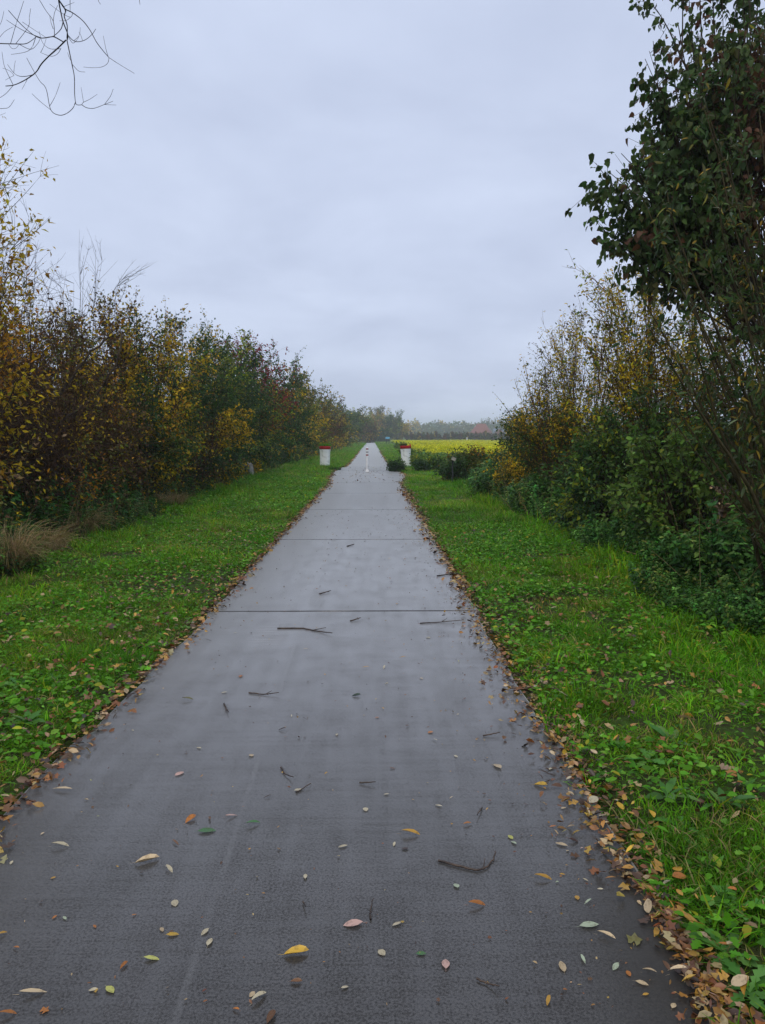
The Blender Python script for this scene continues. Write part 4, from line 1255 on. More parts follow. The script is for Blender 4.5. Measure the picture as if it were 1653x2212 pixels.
# dry grass clumps on the left
P_DRYG = pal(((.42, .31, .15), 4), ((.32, .23, .11), 3), ((.52, .41, .22), 2), ((.16, .19, .04), 2.2))
for (px, py, h, n, sp, lab) in [(12, 1240, .75, 800, .32, 'pale dry grass tussock at the frame edge below the willow'), (95, 1195, .42, 700, .38, 'low collapsed brown grass tussock beside the pale one'),
                                (165, 1160, .55, 700, .42, 'arching dry tan grass tussock with leaves caught in it'), (240, 1130, .50, 650, .35, 'small dry grass tussock beneath the leaning thorn shrub'),
                                (375, 1095, .45, 500, .3, 'reddish dry grass tussock farthest along the hedge foot')]:
    c0 = on_ground(px, py); c0[2] = float(ground_z(c0[0], c0[1]))
    a_ = rng.random(n) * 6.28; rr_ = sp * np.sqrt(rng.random(n)) * .7
    pos = np.stack([np.cos(a_) * rr_, np.sin(a_) * rr_, np.zeros(n)], 1)
    L_ = h * rng.uniform(.5, 1.25, n)
    lean_ = np.stack([np.cos(a_), np.sin(a_), np.zeros(n)], 1) * rng.uniform(.1, .8, (n, 1)) + rng.normal(0, .25, (n, 3)) * [1, 1, 0]
    E = pos + lean_ * L_[:, None] * .9 + np.array([0, 0, 1]) * L_[:, None] * rng.uniform(.2, .75, (n, 1))
    Mi = pos + lean_ * L_[:, None] * .25 + np.array([0, 0, 1]) * L_[:, None] * .7
    P = bez(pos, Mi, E, 6)
    v, f = tubes(P, np.linspace(.0028, .001, 6)[None] * np.ones((n, 1)), 3)
    cc = np.repeat(jitter(pick(P_DRYG, n)), 18, axis=0)
    me = mesh_np('dry_grass', v, f, cc); 
    o = link('dry_grass_tussock', me, M_GRASS); o.location = tuple(float(q) for q in c0)
    tag(o, lab, 'grass tussock')

# ================================================================== dandelion / dock plants near the camera
def weed_plant(name, label, group, px, py, n, size, tpl, cols, spread=.8):
    c0 = on_ground(px, py); c0[2] = float(ground_z(c0[0], c0[1])) + .01
    root = empty(name, c0)
    tag(root, label, 'weed', group)
    me = mesh_np('leaf', *tpl, smooth=True); me.materials.append(M_CROWNOBJ)
    for k in range(n):
        a_ = k / n * 6.28 + rng.normal(0, .3)
        D = np.array([[math.cos(a_), math.sin(a_), spread * rng.uniform(.3, 1.2)]])
        M4 = Matrix(frames(D, rng.normal(0, .25, 1))[0].tolist()).to_4x4()
        s = size * rng.uniform(.65, 1.2)
        o = link('leaf', me, None, root)
        o.matrix_local = M4 @ Matrix.Scale(s, 4)
        o.color = (*jitter(pick(cols, 1), .15)[0], 1)


C_DAND = pal(((.085, .24, .04), 3), ((.12, .27, .055), 2)); C_DOCK = pal(((.075, .20, .04), 3), ((.14, .26, .06), 1))
T_DAND = leaf_tpl([(0, .02), (.15, .05), (.22, .10), (.3, .05), (.42, .15), (.5, .07), (.64, .2), (.72, .10), (.86, .2), (1, 0)], .25, .45)
T_DOCK = leaf_tpl([(0, .015), (.2, .03), (.3, .12), (.55, .17), (.8, .11), (1, 0)], .25, .4)
T_BUTTER = lobed_tpl(3, .2, .1)
for k, (px, py, nm) in enumerate([(1590, 1965, 'dandelion_plant'), (1570, 2060, 'dandelion_plant'), (1475, 1790, 'dandelion_plant'), (1440, 1720, 'dock_plant'), (1620, 2140, 'dandelion_plant'),
                                  (1540, 1880, 'buttercup_plant'), (1500, 1840, 'buttercup_plant'), (1625, 1900, 'buttercup_plant'), (1400, 1640, 'dandelion_plant'), (1330, 1610, 'buttercup_plant'),
                                  (1560, 1740, 'dock_plant'), (1610, 1700, 'buttercup_plant'), (1450, 1600, 'dock_plant'), (60, 1560, 'dock_plant'), (120, 1470, 'buttercup_plant'), (40, 1480, 'dandelion_plant')]):
    where = {0: 'beside the leaf drift, topmost of three close together', 1: 'beside the leaf drift in the lower corner', 2: 'halfway down the verge edge', 3: 'with long leaf lying over the drift', 4: 'in the bottom corner of the verge',
             5: 'just above the corner dandelions', 6: 'between the dock and the dandelions', 7: 'at the frame edge above the corner dandelions', 8: 'higher up along the leaf drift', 9: 'overhanging the leaf drift high up',
             10: 'inside the verge away from the drift', 11: 'near the frame edge inside the verge', 12: 'in thick grass of the upper verge', 13: 'in the clover verge across the path', 14: 'higher in the clover verge across the path', 15: 'at the far frame edge in the clover verge'}[k]
    kind = nm.split('_')[0]
    if kind == 'dandelion':
        weed_plant(nm, 'jagged leaved dandelion ' + where, 'weeds in the verge', px, py, 12, .10, T_DAND, C_DAND)
    elif kind == 'dock':
        weed_plant(nm, 'smooth broad leaved dock ' + where, 'weeds in the verge', px, py, 7, .14, T_DOCK, C_DOCK, 1.1)
    else:
        weed_plant(nm, 'lobed leaved buttercup ' + where, 'weeds in the verge', px, py, 9, .07, T_BUTTER, C_DAND, 1.3)

# ================================================================== FALLEN LEAVES
C_FALL = {'pale tan': (.50, .38, .22), 'cream': (.46, .40, .26), 'yellow': (.52, .32, .03), 'golden': (.42, .23, .025), 'orange': (.36, .13, .02), 'brown': (.13, .06, .022), 'dark brown': (.045, .026, .016),
          'pinkish': (.48, .30, .24), 'pale green': (.36, .42, .28), 'green': (.055, .16, .045), 'dark green': (.025, .055, .03), 'yellow green': (.42, .42, .10), 'olive': (.13, .12, .03)}


def stationed(st, fold, curl, tw=0.0):
    return leaf_tpl(st, fold, curl, tw, .5)


LEAFM = {}
for nm, t in {'oval': stationed([(0, 0), (.12, .12), (.3, .25), (.55, .29), (.8, .19), (1, 0)], .12, .06), 'round': stationed([(0, 0), (.1, .2), (.3, .36), (.6, .38), (.85, .22), (1, 0)], .1, .05),
              'slim': stationed([(0, 0), (.15, .07), (.4, .13), (.7, .11), (1, 0)], .2, .14), 'curled': stationed([(0, 0), (.12, .14), (.35, .26), (.65, .26), (.88, .14), (1, 0)], .6, -.12, .5),
              'bent': stationed([(0, 0), (.12, .12), (.35, .2), (.65, .22), (.88, .12), (1, 0)], .35, .20, .5), 'lobed': (T_MAPLE[0] - np.array([.42, 0, 0]), T_MAPLE[1])}.items():
    V, F = t
    z0 = V[:, 2].min()
    V = V - np.array([0, 0, z0])
    # stalk
    k = len(V); x0 = V[:, 0].min()
    V = np.concatenate([V, [(x0 + .02, .014, .01), (x0 + .02, -.014, .01), (x0 - .28, .02, .02)]])
    F = np.concatenate([F, [(k, k + 1, k + 2)]])
    LEAFM[nm] = mesh_np('fallen_leaf', V, F, smooth=False)
    LEAFM[nm].materials.append(M_LEAFOBJ)
LEAFT = {k_: None for k_ in LEAFM}


def where_on_path(x, y):
    z_ = ('near the bottom of the path' if y < 2.5 else 'low on the path' if y < 3.0 else 'in the middle stretch of the path' if y < 4.0 else 'just before the first slab joint' if y < 7 else
          'between the first and second slab joints' if y < 12 else 'between the second and third slab joints' if y < 17 else 'beyond the third slab joint')
    return z_ + (', hedge side' if x < -.7 else ', centre' if x < .3 else ', field side')


SHAPEW = {'slim': 'narrow', 'bent': 'bent', 'curled': 'curled', 'round': 'rounded', 'oval': 'oval', 'lobed': 'lobed'}


def fallen(shape, c, x, y, z, length, rot, label, group, tilt=.06):
    o = bpy.data.objects.new('fallen_leaf', LEAFM[shape])
    col.objects.link(o)
    o.location = (float(x), float(y), float(z))
    o.rotation_euler = (rng.normal(0, tilt), rng.normal(0, tilt), rot)
    o.scale = (length, length * rng.uniform(.6, .95), length)
    cc = np.array(C_FALL[c]) * np.exp(rng.normal(0, .12))
    o.color = (*np.clip(cc, 0, .8), 1)
    tag(o, label, 'leaf', group)
    return o


G1 = 'fallen leaves scattered on the path'
special = [
    (1273, 2001, 44, 'oval', 'pale green', 0.1, 'largest pale green oval leaf flat on the path near the leaf drift'),
    (640, 2062, 54, 'curled', 'yellow', .2, 'big curled bright yellow leaf on the dark wet path'),
    (72, 2148, 56, 'slim', 'pale tan', .25, 'long pale tan leaf in the lower corner of the path'),
    (135, 1708, 50, 'slim', 'pale tan', 3.0, 'long curved tan leaf near the grassy edge of the path'),
    (130, 1830, 40, 'bent', 'cream', .1, 'curved cream leaf on the path below the long tan one'),
    (318, 1862, 54, 'curled', 'pale tan', .5, 'crumpled tan and orange leaf standing up from the path'),
    (412, 1772, 32, 'curled', 'orange', 1.0, 'small upright orange leaf beside a green one'),
    (447, 1797, 42, 'oval', 'green', .1, 'fresh green oval leaf lying on the path'),
    (547, 1782, 34, 'bent', 'green', .4, 'dark green crumpled leaf on the path beside a pinkish one'),
    (500, 1765, 32, 'slim', 'pinkish', .5, 'pinkish tan narrow leaf above the green oval leaf'),
    (763, 1998, 44, 'oval', 'pinkish', 3.3, 'pinkish cream leaf with a long stalk in the middle of the path'),
    (963, 2085, 34, 'oval', 'pinkish', 1.5, 'pinkish pointed leaf lying lengthwise on the path'),
    (560, 2158, 42, 'bent', 'cream', .9, 'cream yellow leaf at the bottom of the picture'),
    (586, 2200, 34, 'curled', 'brown', 1.2, 'dark brown leaf cut by the bottom edge'),
    (1370, 2035, 46, 'lobed', 'olive', 1.2, 'big lobed olive yellow leaf standing near the drift'),
    (1310, 2025, 40, 'bent', 'pale tan', -.5, 'tan leaf with red stalk beside the lobed olive leaf'),
    (1075, 1657, 34, 'oval', 'pale tan', 1.9, 'tan yellow leaf lying lengthwise high on the path'),
    (1168, 1698, 32, 'curled', 'yellow', -.4, 'bright yellow curled leaf near the drift halfway up'),
    (887, 1804, 44, 'bent', 'golden', -.1, 'golden leaf above the bent twig'),
    (1173, 1900, 40, 'bent', 'golden', -.2, 'golden leaf between the bent twig and the drift'),
    (1030, 1957, 40, 'bent', 'orange', .1, 'orange tan leaf below the bent twig'),
    (328, 2073, 36, 'oval', 'yellow green', 0, 'yellow green leaf near the bottom of the path'),
    (373, 2021, 28, 'oval', 'yellow', .1, 'bright yellow oval leaf above the yellow green one'),
    (15, 2195, 38, 'bent', 'orange', .3, 'orange brown leaf in the very bottom corner'),
    (405, 1513, 28, 'bent', 'olive', .1, 'olive green curled leaf far up the path'),
    (770, 1504, 22, 'curled', 'dark green', .1, 'dark green leaf in the middle of the path far up'),
    (450, 1385, 22, 'slim', 'dark brown', .0, 'dark leaf just below the slab joint'),
    (268, 2088, 24, 'curled', 'orange', 1.2, 'small rusty upright leaf near the bottom of the path'),
    (95, 2186, 22, 'lobed', 'orange', 1.0, 'tiny rusty lobed leaf near the bottom corner'),
    (910, 2062, 22, 'oval', 'green', 0, 'small bright green leaf near the pinkish pointed one'),
]
for (px, py, ln_, sh, c_, rot, lab) in special:
    g = on_ground(px, py)
    d_ = g[1]
    fallen(sh, c_, g[0], g[1], .003, ln_ / FD * math.hypot(d_, 1.6) * .88, rot, lab, None)

plain = [(453, 1770, 26, 'slim', 'brown'), (380, 1823, 32, 'slim', 'brown'), (366, 1880, 28, 'bent', 'cream'), (378, 1953, 24, 'round', 'cream'), (443, 2015, 26, 'oval', 'cream'), (453, 2037, 28, 'oval', 'cream'),
         (238, 2140, 30, 'oval', 'yellow green'), (202, 2140, 20, 'oval', 'cream'), (660, 1895, 24, 'oval', 'cream'), (858, 1998, 26, 'oval', 'cream'), (825, 2060, 22, 'round', 'cream'), (640, 2123, 26, 'curled', 'brown'),
         (745, 2135, 18, 'oval', 'cream'), (1215, 2090, 32, 'round', 'pale tan'), (1260, 2075, 30, 'slim', 'pale green'), (1330, 2090, 28, 'oval', 'pale green'), (1358, 2105, 18, 'round', 'orange'), (1387, 2126, 28, 'oval', 'pale tan'),
         (1395, 2150, 16, 'oval', 'golden'), (1455, 2175, 24, 'oval', 'pale tan'), (1185, 2165, 26, 'bent', 'golden'), (986, 1915, 20, 'round', 'pale green'), (741, 1830, 24, 'oval', 'cream'), (852, 1825, 18, 'oval', 'cream'),
         (875, 1835, 16, 'round', 'dark brown'), (1010, 1782, 22, 'bent', 'orange'), (1103, 1810, 18, 'round', 'yellow green'), (1213, 1826, 30, 'oval', 'pale tan'), (1110, 1822, 20, 'oval', 'pale green'), (1270, 1950, 24, 'slim', 'pale green'),
         (1247, 1941, 18, 'round', 'golden'), (1297, 1922, 14, 'oval', 'cream'), (1265, 1902, 14, 'oval', 'cream'), (1215, 1890, 14, 'oval', 'golden'), (790, 1750, 18, 'round', 'cream'), (948, 1742, 20, 'oval', 'cream'),
         (835, 1717, 14, 'oval', 'cream'), (645, 1708, 24, 'oval', 'cream'), (578, 1723, 22, 'slim', 'dark brown'), (388, 1673, 26, 'round', 'pinkish'), (430, 1617, 16, 'oval', 'cream'), (543, 1633, 18, 'round', 'pale tan'),
         (610, 1578, 20, 'bent', 'dark brown'), (520, 1462, 18, 'round', 'orange'), (930, 1583, 16, 'round', 'orange'), (880, 1570, 14, 'bent', 'brown'), (870, 1421, 18, 'slim', 'golden'), (790, 1443, 22, 'slim', 'golden'),
         (830, 1443, 22, 'slim', 'cream'), (925, 1378, 14, 'round', 'cream'), (485, 1497, 16, 'oval', 'cream'), (660, 1403, 14, 'slim', 'pale tan'), (940, 1600, 20, 'slim', 'cream'), (985, 1635, 14, 'round', 'cream'),
         (858, 1305, 12, 'oval', 'golden'), (1190, 1662, 18, 'oval', 'cream'), (1217, 1747, 14, 'round', 'pale tan'), (728, 1588, 14, 'oval', 'cream'), (848, 1661, 14, 'round', 'brown'), (630, 1548, 14, 'slim', 'cream'),
         (350, 2010, 16, 'round', 'pale tan'), (370, 2014, 12, 'round', 'brown'), (290, 1978, 12, 'oval', 'orange'), (205, 2003, 12, 'oval', 'orange'), (35, 2050, 18, 'bent', 'orange'), (5, 2020, 22, 'bent', 'golden'), (118, 1983, 14, 'oval', 'orange'),
         (140, 1985, 16, 'oval', 'pale green'), (92, 1802, 12, 'oval', 'pale tan'), (25, 1865, 14, 'oval', 'cream'), (115, 1898, 12, 'round', 'golden'), (510, 2183, 18, 'bent', 'orange'), (545, 2150, 16, 'round', 'pale tan')]
PTS = []
for (px, py, ln_, sh, c_) in plain:
    g = on_ground(px, py); PTS.append((g[0], g[1]))
    zone = 'near the bottom of the path' if py > 1980 else ('in the middle stretch of the path' if py > 1640 else 'far up the path before the slab joint')
    fallen(sh, c_, g[0], g[1], .003, ln_ / FD * math.hypot(g[1], 1.6) * .85, rng.uniform(0, 6.28), 'small %s %s leaf %s' % (c_, SHAPEW[sh], where_on_path(g[0], g[1])), G1)
names_ = ['cream', 'pale tan', 'golden', 'orange', 'brown', 'dark brown', 'yellow green', 'pale green', 'pinkish']
wts = np.array([3, 3, 2, 2, 2, 1.6, .8, .8, .7]); wts /= wts.sum()
for k in range(105):
    y = 2.4 + 22 * rng.random() ** 1.1
    x = rng.uniform(-1.4, .95) if rng.random() < .55 else .95 - abs(rng.normal(0, .45))
    x = max(x, -1.4)
    c_ = names_[rng.choice(len(names_), p=wts)]; sh = ['oval', 'slim', 'bent', 'round', 'curled'][rng.integers(5)]
    zone = 'near the bottom of the path' if y < 2.95 else ('in the middle stretch of the path' if y < 4.0 else ('far up the path before the slab joint' if y < 7 else 'on the paler path beyond the slab joint'))
    fallen(sh, c_, x, y, .003, rng.uniform(.010, .028) * (1 + (y > 8) * .6), rng.uniform(0, 6.28), 'tiny %s %s leaf %s' % (c_, SHAPEW[sh], where_on_path(x, y)), G1)

# the drift along the right edge: the nearest leaves one by one
G2 = 'leaves of the drift along the path edge'
dn = ['golden', 'orange', 'pale tan', 'brown', 'yellow', 'cream', 'pinkish', 'dark brown']
dw = np.array([4, 3, 4, 3, 2, 1.5, 1.2, 1.5]); dw /= dw.sum()
for k in range(95):
    y = 1.9 + 3.0 * rng.random() ** 1.2
    x = float(right_edge(y)) + .07 + rng.normal(0, .05 + .10 * float(vnoise(y, 0, .5, 62)))
    c_ = dn[rng.choice(len(dn), p=dw)]; sh = ['oval', 'curled', 'bent', 'lobed', 'round', 'slim'][rng.integers(6)]
    zone = ['in the bottom corner of the drift', 'just above the bottom corner of the drift', 'in the drift below the corner dandelions', 'in the drift level with the bent twig', 'in the drift above the bent twig', 'in the upper drift', 'high up in the narrowing drift'][min(6, int((y - 1.9) / .42))] + (', on the concrete' if x < right_edge(y) else ', on the grass side')
    fallen(sh, c_, x, y, (.012 if x < right_edge(y) else .02) + .03 * rng.random(), rng.uniform(.03, .068), rng.uniform(0, 6.28), '%s %s leaf %s' % (c_, {'slim': 'narrow', 'bent': 'bent', 'curled': 'curled', 'round': 'rounded', 'oval': 'oval', 'lobed': 'lobed'}[sh], zone), G2, tilt=.35)

# remaining litter: drifts on both edges and leaves lying in the grass
lt = Buf()
P_LIT = pal(((.30, .15, .03), 3), ((.20, .075, .02), 3), ((.36, .25, .12), 3), ((.10, .045, .02), 3), ((.40, .24, .04), 2), ((.05, .028, .016), 2))
TPLS = [stationed([(0, 0), (.3, .25), (.65, .26), (1, 0)], .5, -.2, .5), stationed([(0, 0), (.3, .22), (.65, .22), (1, 0)], .3, .35), (T_MAPLE[0] - np.array([.42, 0, 0]), T_MAPLE[1]), stationed([(0, 0), (.35, .12), (.7, .11), (1, 0)], .3, .2)]


def litter(n, x, y, size, zlift=.0, tilt=.5):
    z = np.where(ok_ground(x, y), np.maximum(ground_z(x, y), -.02) + .012, .006) + rng.random(n) * zlift
    a_ = rng.random(n) * 6.28
    D = np.stack([np.cos(a_), np.sin(a_), rng.normal(0, .25, n)], 1)
    Rm = frames(D, rng.normal(0, tilt, n))
    s = size * rng.uniform(.5, 1.3, n)
    cc = jitter(pick(P_LIT, n), .2)
    which = rng.integers(0, 4, n)
    for q, t in enumerate(TPLS):
        m = which == q
        lt.scatter(t, np.stack([x, y, z], 1)[m], Rm[m], np.stack([s, s, s], 1)[m], cc[m])


def edge_litter(n, side, y0, y1, width, size, power=1.4):
    y = y0 + (y1 - y0) * rng.random(n) ** power
    clumpy = .25 + 1.5 * vnoise(y, y * 0 + side * 7, .6, 61)
    off = rng.normal(.07, .5, n) * width * clumpy
    x = (right_edge(y) + off) if side > 0 else (left_edge(y) - off)
    litter(n, x, y, size, .02)


edge_litter(2300, 1, 1.7, 8, .17, .040)
edge_litter(1500, 1, 8, 20, .15, .06)
edge_litter(700, 1, 20, 34, .16, .08)
edge_litter(700, -1, 2.4, 8, .13, .05, 1.0)
edge_litter(1500, -1, 8, 20, .13, .055, 1.0)
edge_litter(800, -1, 20, 34, .14, .08, 1.0)
edge_litter(500, -1, 34, 90, .14, .13, 1.0)
edge_litter(400, 1, 34, 90, .14, .13, 1.0)
n = 1700; y = rng.uniform(1.7, 13, n); litter(n, rng.uniform(1.05, 3.2, n), y, .05, .05)
n = 2600; y = rng.uniform(2.5, 14, n); litter(n, -1.55 - np.abs(rng.normal(0, 1.1, n)), y, .05, .05)
n = 1100; y = 2.0 + 15 * rng.random(n) ** 1.3; xx = np.where(rng.random(n) < .6, rng.uniform(-1.45, .95, n), .95 - np.abs(rng.normal(0, .3, n)))
litter(n, xx, y, .011 + .0007 * y, 0, .3)
n = 220; y = rng.uniform(27, 42, n); litter(n, rng.normal(-.1, .7, n), y, .07)
lo_ = link('leaf_litter', lt.mesh('leaf_litter'), M_LITTER)
tag(lo_, 'drifts of brown and golden fallen leaves along both path edges', 'leaves', kind='stuff')

# ================================================================== TWIGS on the path
for pts, r, lab in [
        ([(600, 1357), (655, 1357), (690, 1364), (717, 1370)], .007, 'long brown twig lying just below the slab joint'), ([(907, 1346), (950, 1344), (1000, 1342)], .005, 'thin pale twig near the edge below the slab joint'),
        ([(945, 1858), (985, 1869), (1030, 1880), (1052, 1872), (1066, 1855), (1072, 1845)], .0045, 'bent dark twig curling up at one end on the lower path'), ([(608, 1658), (616, 1672), (634, 1684)], .004, 'short dark hooked twig'),
        ([(778, 1691), (812, 1694)], .004, 'short straight brown twig in the middle of the path'), ([(801, 1985), (801, 1965), (806, 1948)], .0032, 'short upright looking dark twig low on the path'),
        ([(538, 1496), (570, 1500), (603, 1500)], .0045, 'thin twig crossing the pale line far up'), ([(484, 1520), (490, 1532), (494, 1542)], .005, 'stubby dark twig far up beside the pale line'),
        ([(1030, 2113), (1055, 2125), (1078, 2138)], .003, 'reddish twig near the bottom of the path'), ([(655, 1948), (662, 1966)], .0028, 'tiny brown twig above the yellow curled leaf'),
        ([(1042, 1745), (1030, 1766)], .0035, 'short olive twig above the golden leaf'), ([(944, 1244), (990, 1239)], .007, 'twig beyond the slab joint near the edge'), ([(1044, 1589), (1082, 1586)], .004, 'thin brown twig near the edge drift'),
        ([(758, 1341), (780, 1337)], .006, 'short twig on the slab joint'), ([(640, 1711), (652, 1705), (672, 1697)], .003, 'olive twig touching a cream leaf'), ([(1110, 1492), (1140, 1490)], .006, 'dark stub of wood at the path edge drift'),
        ([(690, 1283), (715, 1278)], .006, 'twig on the paler slab beyond the joint'), ([(750, 1180), (765, 1177)], .009, 'twig near the second slab joint')]:
    P = np.array([on_ground(x, y, .006) for x, y in pts])
    P[-1, 2] += .012
    n_ = len(P) * 4
    s = np.linspace(0, len(P) - 1, n_)
    Q = np.stack([np.interp(s, np.arange(len(P)), P[:, k]) for k in range(3)], 1) + rng.normal(0, r * .35, (n_, 3)) * [1, 1, .2]
    Q[:, 2] = np.maximum(Q[:, 2], r * .7)
    v, f = tubes(Q[None], (r * np.linspace(1.1, .55, n_))[None], 6)
    if r > .0042:
        k_ = n_ // 2
        d_ = unit((Q[k_ + 1] - Q[k_])[None])[0]; sd = np.array([-d_[1], d_[0], .25]) * (1 if rng.random() < .5 else -1)
        e_ = Q[k_] + (d_ * .8 + sd * .6) * np.linalg.norm(Q[-1] - Q[0]) * .22
        e_[2] = abs(e_[2]) + .004
        v2, f2 = tubes(np.linspace(Q[k_], e_, 5)[None], (r * np.linspace(.6, .3, 5))[None], 5)
        f = np.concatenate([f, f2 + len(v)]); v = np.concatenate([v, v2])
    tag(link('twig', mesh_np('twig', v, f, smooth=True), M_TWIG), lab, 'twig')

# dry stems on the right verge
for pts, Y0, Y1, r, lab in [
        ([(1418, 1315), (1470, 1293), (1530, 1277), (1600, 1285)], 7.4, 7.0, .004, 'long dry stem arching over the grass by the nettles'),
        ([(1545, 1245), (1548, 1170), (1556, 1110), (1566, 1060)], 8.2, 8.3, .010, 'pale broken dead stalk standing in the nettles'),
        ([(1627, 1260), (1632, 1160), (1628, 1090), (1590, 1010)], 8.3, 8.4, .008, 'thin brown stalk standing behind the pale broken one'),
        ([(1345, 1188), (1400, 1205), (1440, 1225)], 9.8, 9.0, .007, 'dry stick lying on the edge of the nettles'),
        ([(1370, 1490), (1395, 1483), (1425, 1480), (1450, 1482)], 4.9, 4.9, .004, 'curved dry stem lying in the grass halfway up the verge'),
        ([(1555, 1140), (1600, 1112), (1653, 1092)], 7.6, 7.2, .003, 'straw coloured grass stalk leaning across the nettles')]:
    n_ = 14; s = np.linspace(0, len(pts) - 1, n_)
    xs = np.interp(s, np.arange(len(pts)), [p[0] for p in pts]); ys = np.interp(s, np.arange(len(pts)), [p[1] for p in pts])
    Q = np.array([at(x, y, Y0 + (Y1 - Y0) * t) for x, y, t in zip(xs, ys, np.linspace(0, 1, n_))]) + rng.normal(0, .004, (n_, 3))
    v, f = tubes(Q[None], (r * np.linspace(1.1, .5, n_))[None], 6)
    root = link('dry_stalk', mesh_np('dry_stalk', v, f, smooth=True), M_DRY)
    tag(root, lab, 'stalk')
    if 'dead stalk' in lab:
        db = Buf(); n2 = 170
        pos = Q[rng.integers(3, n_, n2)] + rng.normal(0, .05, (n2, 3)) * [1, 1, .6]
        sz = rng.uniform(.03, .08, n2)
        db.scatter(TPLS[0], pos, frames(rand_dir(n2) + np.array([0, 0, -.8]), rng.normal(0, 1, n2)), np.stack([sz] * 3, 1), jitter(pick(pal((BROWN, 3), (DKBROWN, 3), (TAN, .6)), n2)))
        link('withered_foliage', db.mesh('withered_foliage'), M_LITTER, root)

# ================================================================== PLANTERS (painted concrete pipes)
def lathe(prof, n=28, name='m', jag=0.0):
    V, F = [], []
    for k, (r, z) in enumerate(prof):
        for q in range(n):
            a_ = q / n * 2 * math.pi
            V.append((r * math.cos(a_), r * math.sin(a_), z + (jag * rng.normal() if jag else 0)))
    for k in range(len(prof) - 1):
        for q in range(n):
            F.append((k * n + q, k * n + (q + 1) % n, (k + 1) * n + (q + 1) % n, (k + 1) * n + q))
    me = bpy.data.meshes.new(name); me.from_pydata(V, [], F); me.update()
    me.polygons.foreach_set('use_smooth', np.ones(len(F), dtype=bool))
    return me


def planter(label, X, Y, lean, broken):
    root = empty('planter', (X, Y, float(ground_z(X, Y))))
    root.scale = (.97, .97, 1.06)
    root.rotation_euler = (0, lean, 0)
    tag(root, label, 'planter')
    link('pipe_body', lathe([(.280, -.1), (.280, .60), (.283, .72), (.296, .82), (.306, .87), (.308, .93)], name='pipe_body'), M_WHITEDIRTY, root)
    link('rim', lathe([(.311, .925), (.318, .93), (.318, 1.06), (.312, 1.085), (.285, 1.085), (.275, 1.05), (.275, .95)], name='rim'), M_RED, root)
    link('soil', lathe([(.276, 1.02), (.18, 1.05), (.0005, 1.06)], name='soil'), M_SOIL, root)
    b = Buf(); n_ = 900 if not broken else 350
    a_ = rng.random(n_) * 6.28; r_ = .27 * np.sqrt(rng.random(n_))
    if broken:
        pos = np.stack([-.12 + .11 * np.cos(a_) * r_ / .2, .1 * np.sin(a_), np.full(n_, 1.05)], 1); L_ = .20
    else:
        pos = np.stack([np.cos(a_) * r_, np.sin(a_) * r_, np.full(n_, 1.04)], 1); L_ = .22
    D = np.stack([np.cos(a_) * .5, np.sin(a_) * .5, np.ones(n_)], 1) + rng.normal(0, .35, (n_, 3))
    l_ = L_ * rng.uniform(.5, 1.2, n_)
    b.scatter(T_BLADE, pos, frames(D, rng.random(n_) * 6), np.stack([l_, np.full(n_, .016), l_], 1), jitter(pick(P_GR if not broken else pal((DKGREEN, 3), (OLIVE, 2), (BROWN, 1)), n_)))
    link('grass_tuft', b.mesh('grass_tuft'), M_GRASS, root)
    if broken:
        me = bpy.data.meshes.new('broken_shard')
        bm = bmesh.new(); bmesh.ops.create_cube(bm, size=1)
        for v_ in bm.verts:
            v_.co = Vector((.27 + v_.co.x * .06, -.12 + v_.co.y * .12 + v_.co.z * .03, 1.10 + v_.co.z * .09 + v_.co.y * .03))
        bm.to_mesh(me); bm.free()
        link('broken_shard', me, M_RED, root)
    return root


planter('white painted concrete pipe planter with red rim on the hedge side of the path', *(on_ground(702, 1008)[:2]), R_(.8), False)
planter('leaning white pipe planter with broken red rim on the field side of the path', *(on_ground(878, 1006)[:2]), R_(-2.5), True)
# weeds round the planters' feet
for (px, py, r, h, n_, lab, p) in [(702, 1012, .6, .28, 900, 'tuft of longer grass at the foot of the upright planter', P_GR), (722, 1015, .35, .22, 400, 'dark grass tuft beside the upright planter at the path edge', pal((DKGREEN, 2), (GREEN, 3)))]:
    c0 = on_ground(px, py); b = Buf()
    a_ = rng.random(n_) * 6.28; r_ = r * np.sqrt(rng.random(n_))
    pos = np.stack([np.cos(a_) * r_, np.sin(a_) * r_ * .5, np.zeros(n_)], 1); l_ = h * rng.uniform(.4, 1.1, n_)
    b.scatter(T_BLADE, pos, frames(rand_dir(n_) * .6 + np.array([0, 0, 1]), rng.random(n_) * 6), np.stack([l_, np.full(n_, .014), l_], 1), jitter(pick(p, n_)))
    o = link('grass_tuft_clump', b.mesh('grass_tuft_clump'), M_GRASS); o.location = (c0[0], c0[1], -.02)
    tag(o, lab, 'grass tussock')
for (px, py, rx, h, lab) in [(855, 1018, .32, .20, 'dark bramble clump at the path edge before the leaning planter'), (912, 1018, .4, .14, 'dark bramble clump at the foot of the leaning planter')]:
    c0 = on_ground(px, py)
    plant('bramble_bush', lab, 'bush', (c0[0], c0[1], 0), [((0, 0, h * .5), (rx, rx, h * .55))], pal((DKGREEN, 5), (GREEN, 2)), nclump=40, ntwig=7, nleaf=9, leaf=.08, twig=.2, stems=5, stem_r=.008, limb_r=.006)
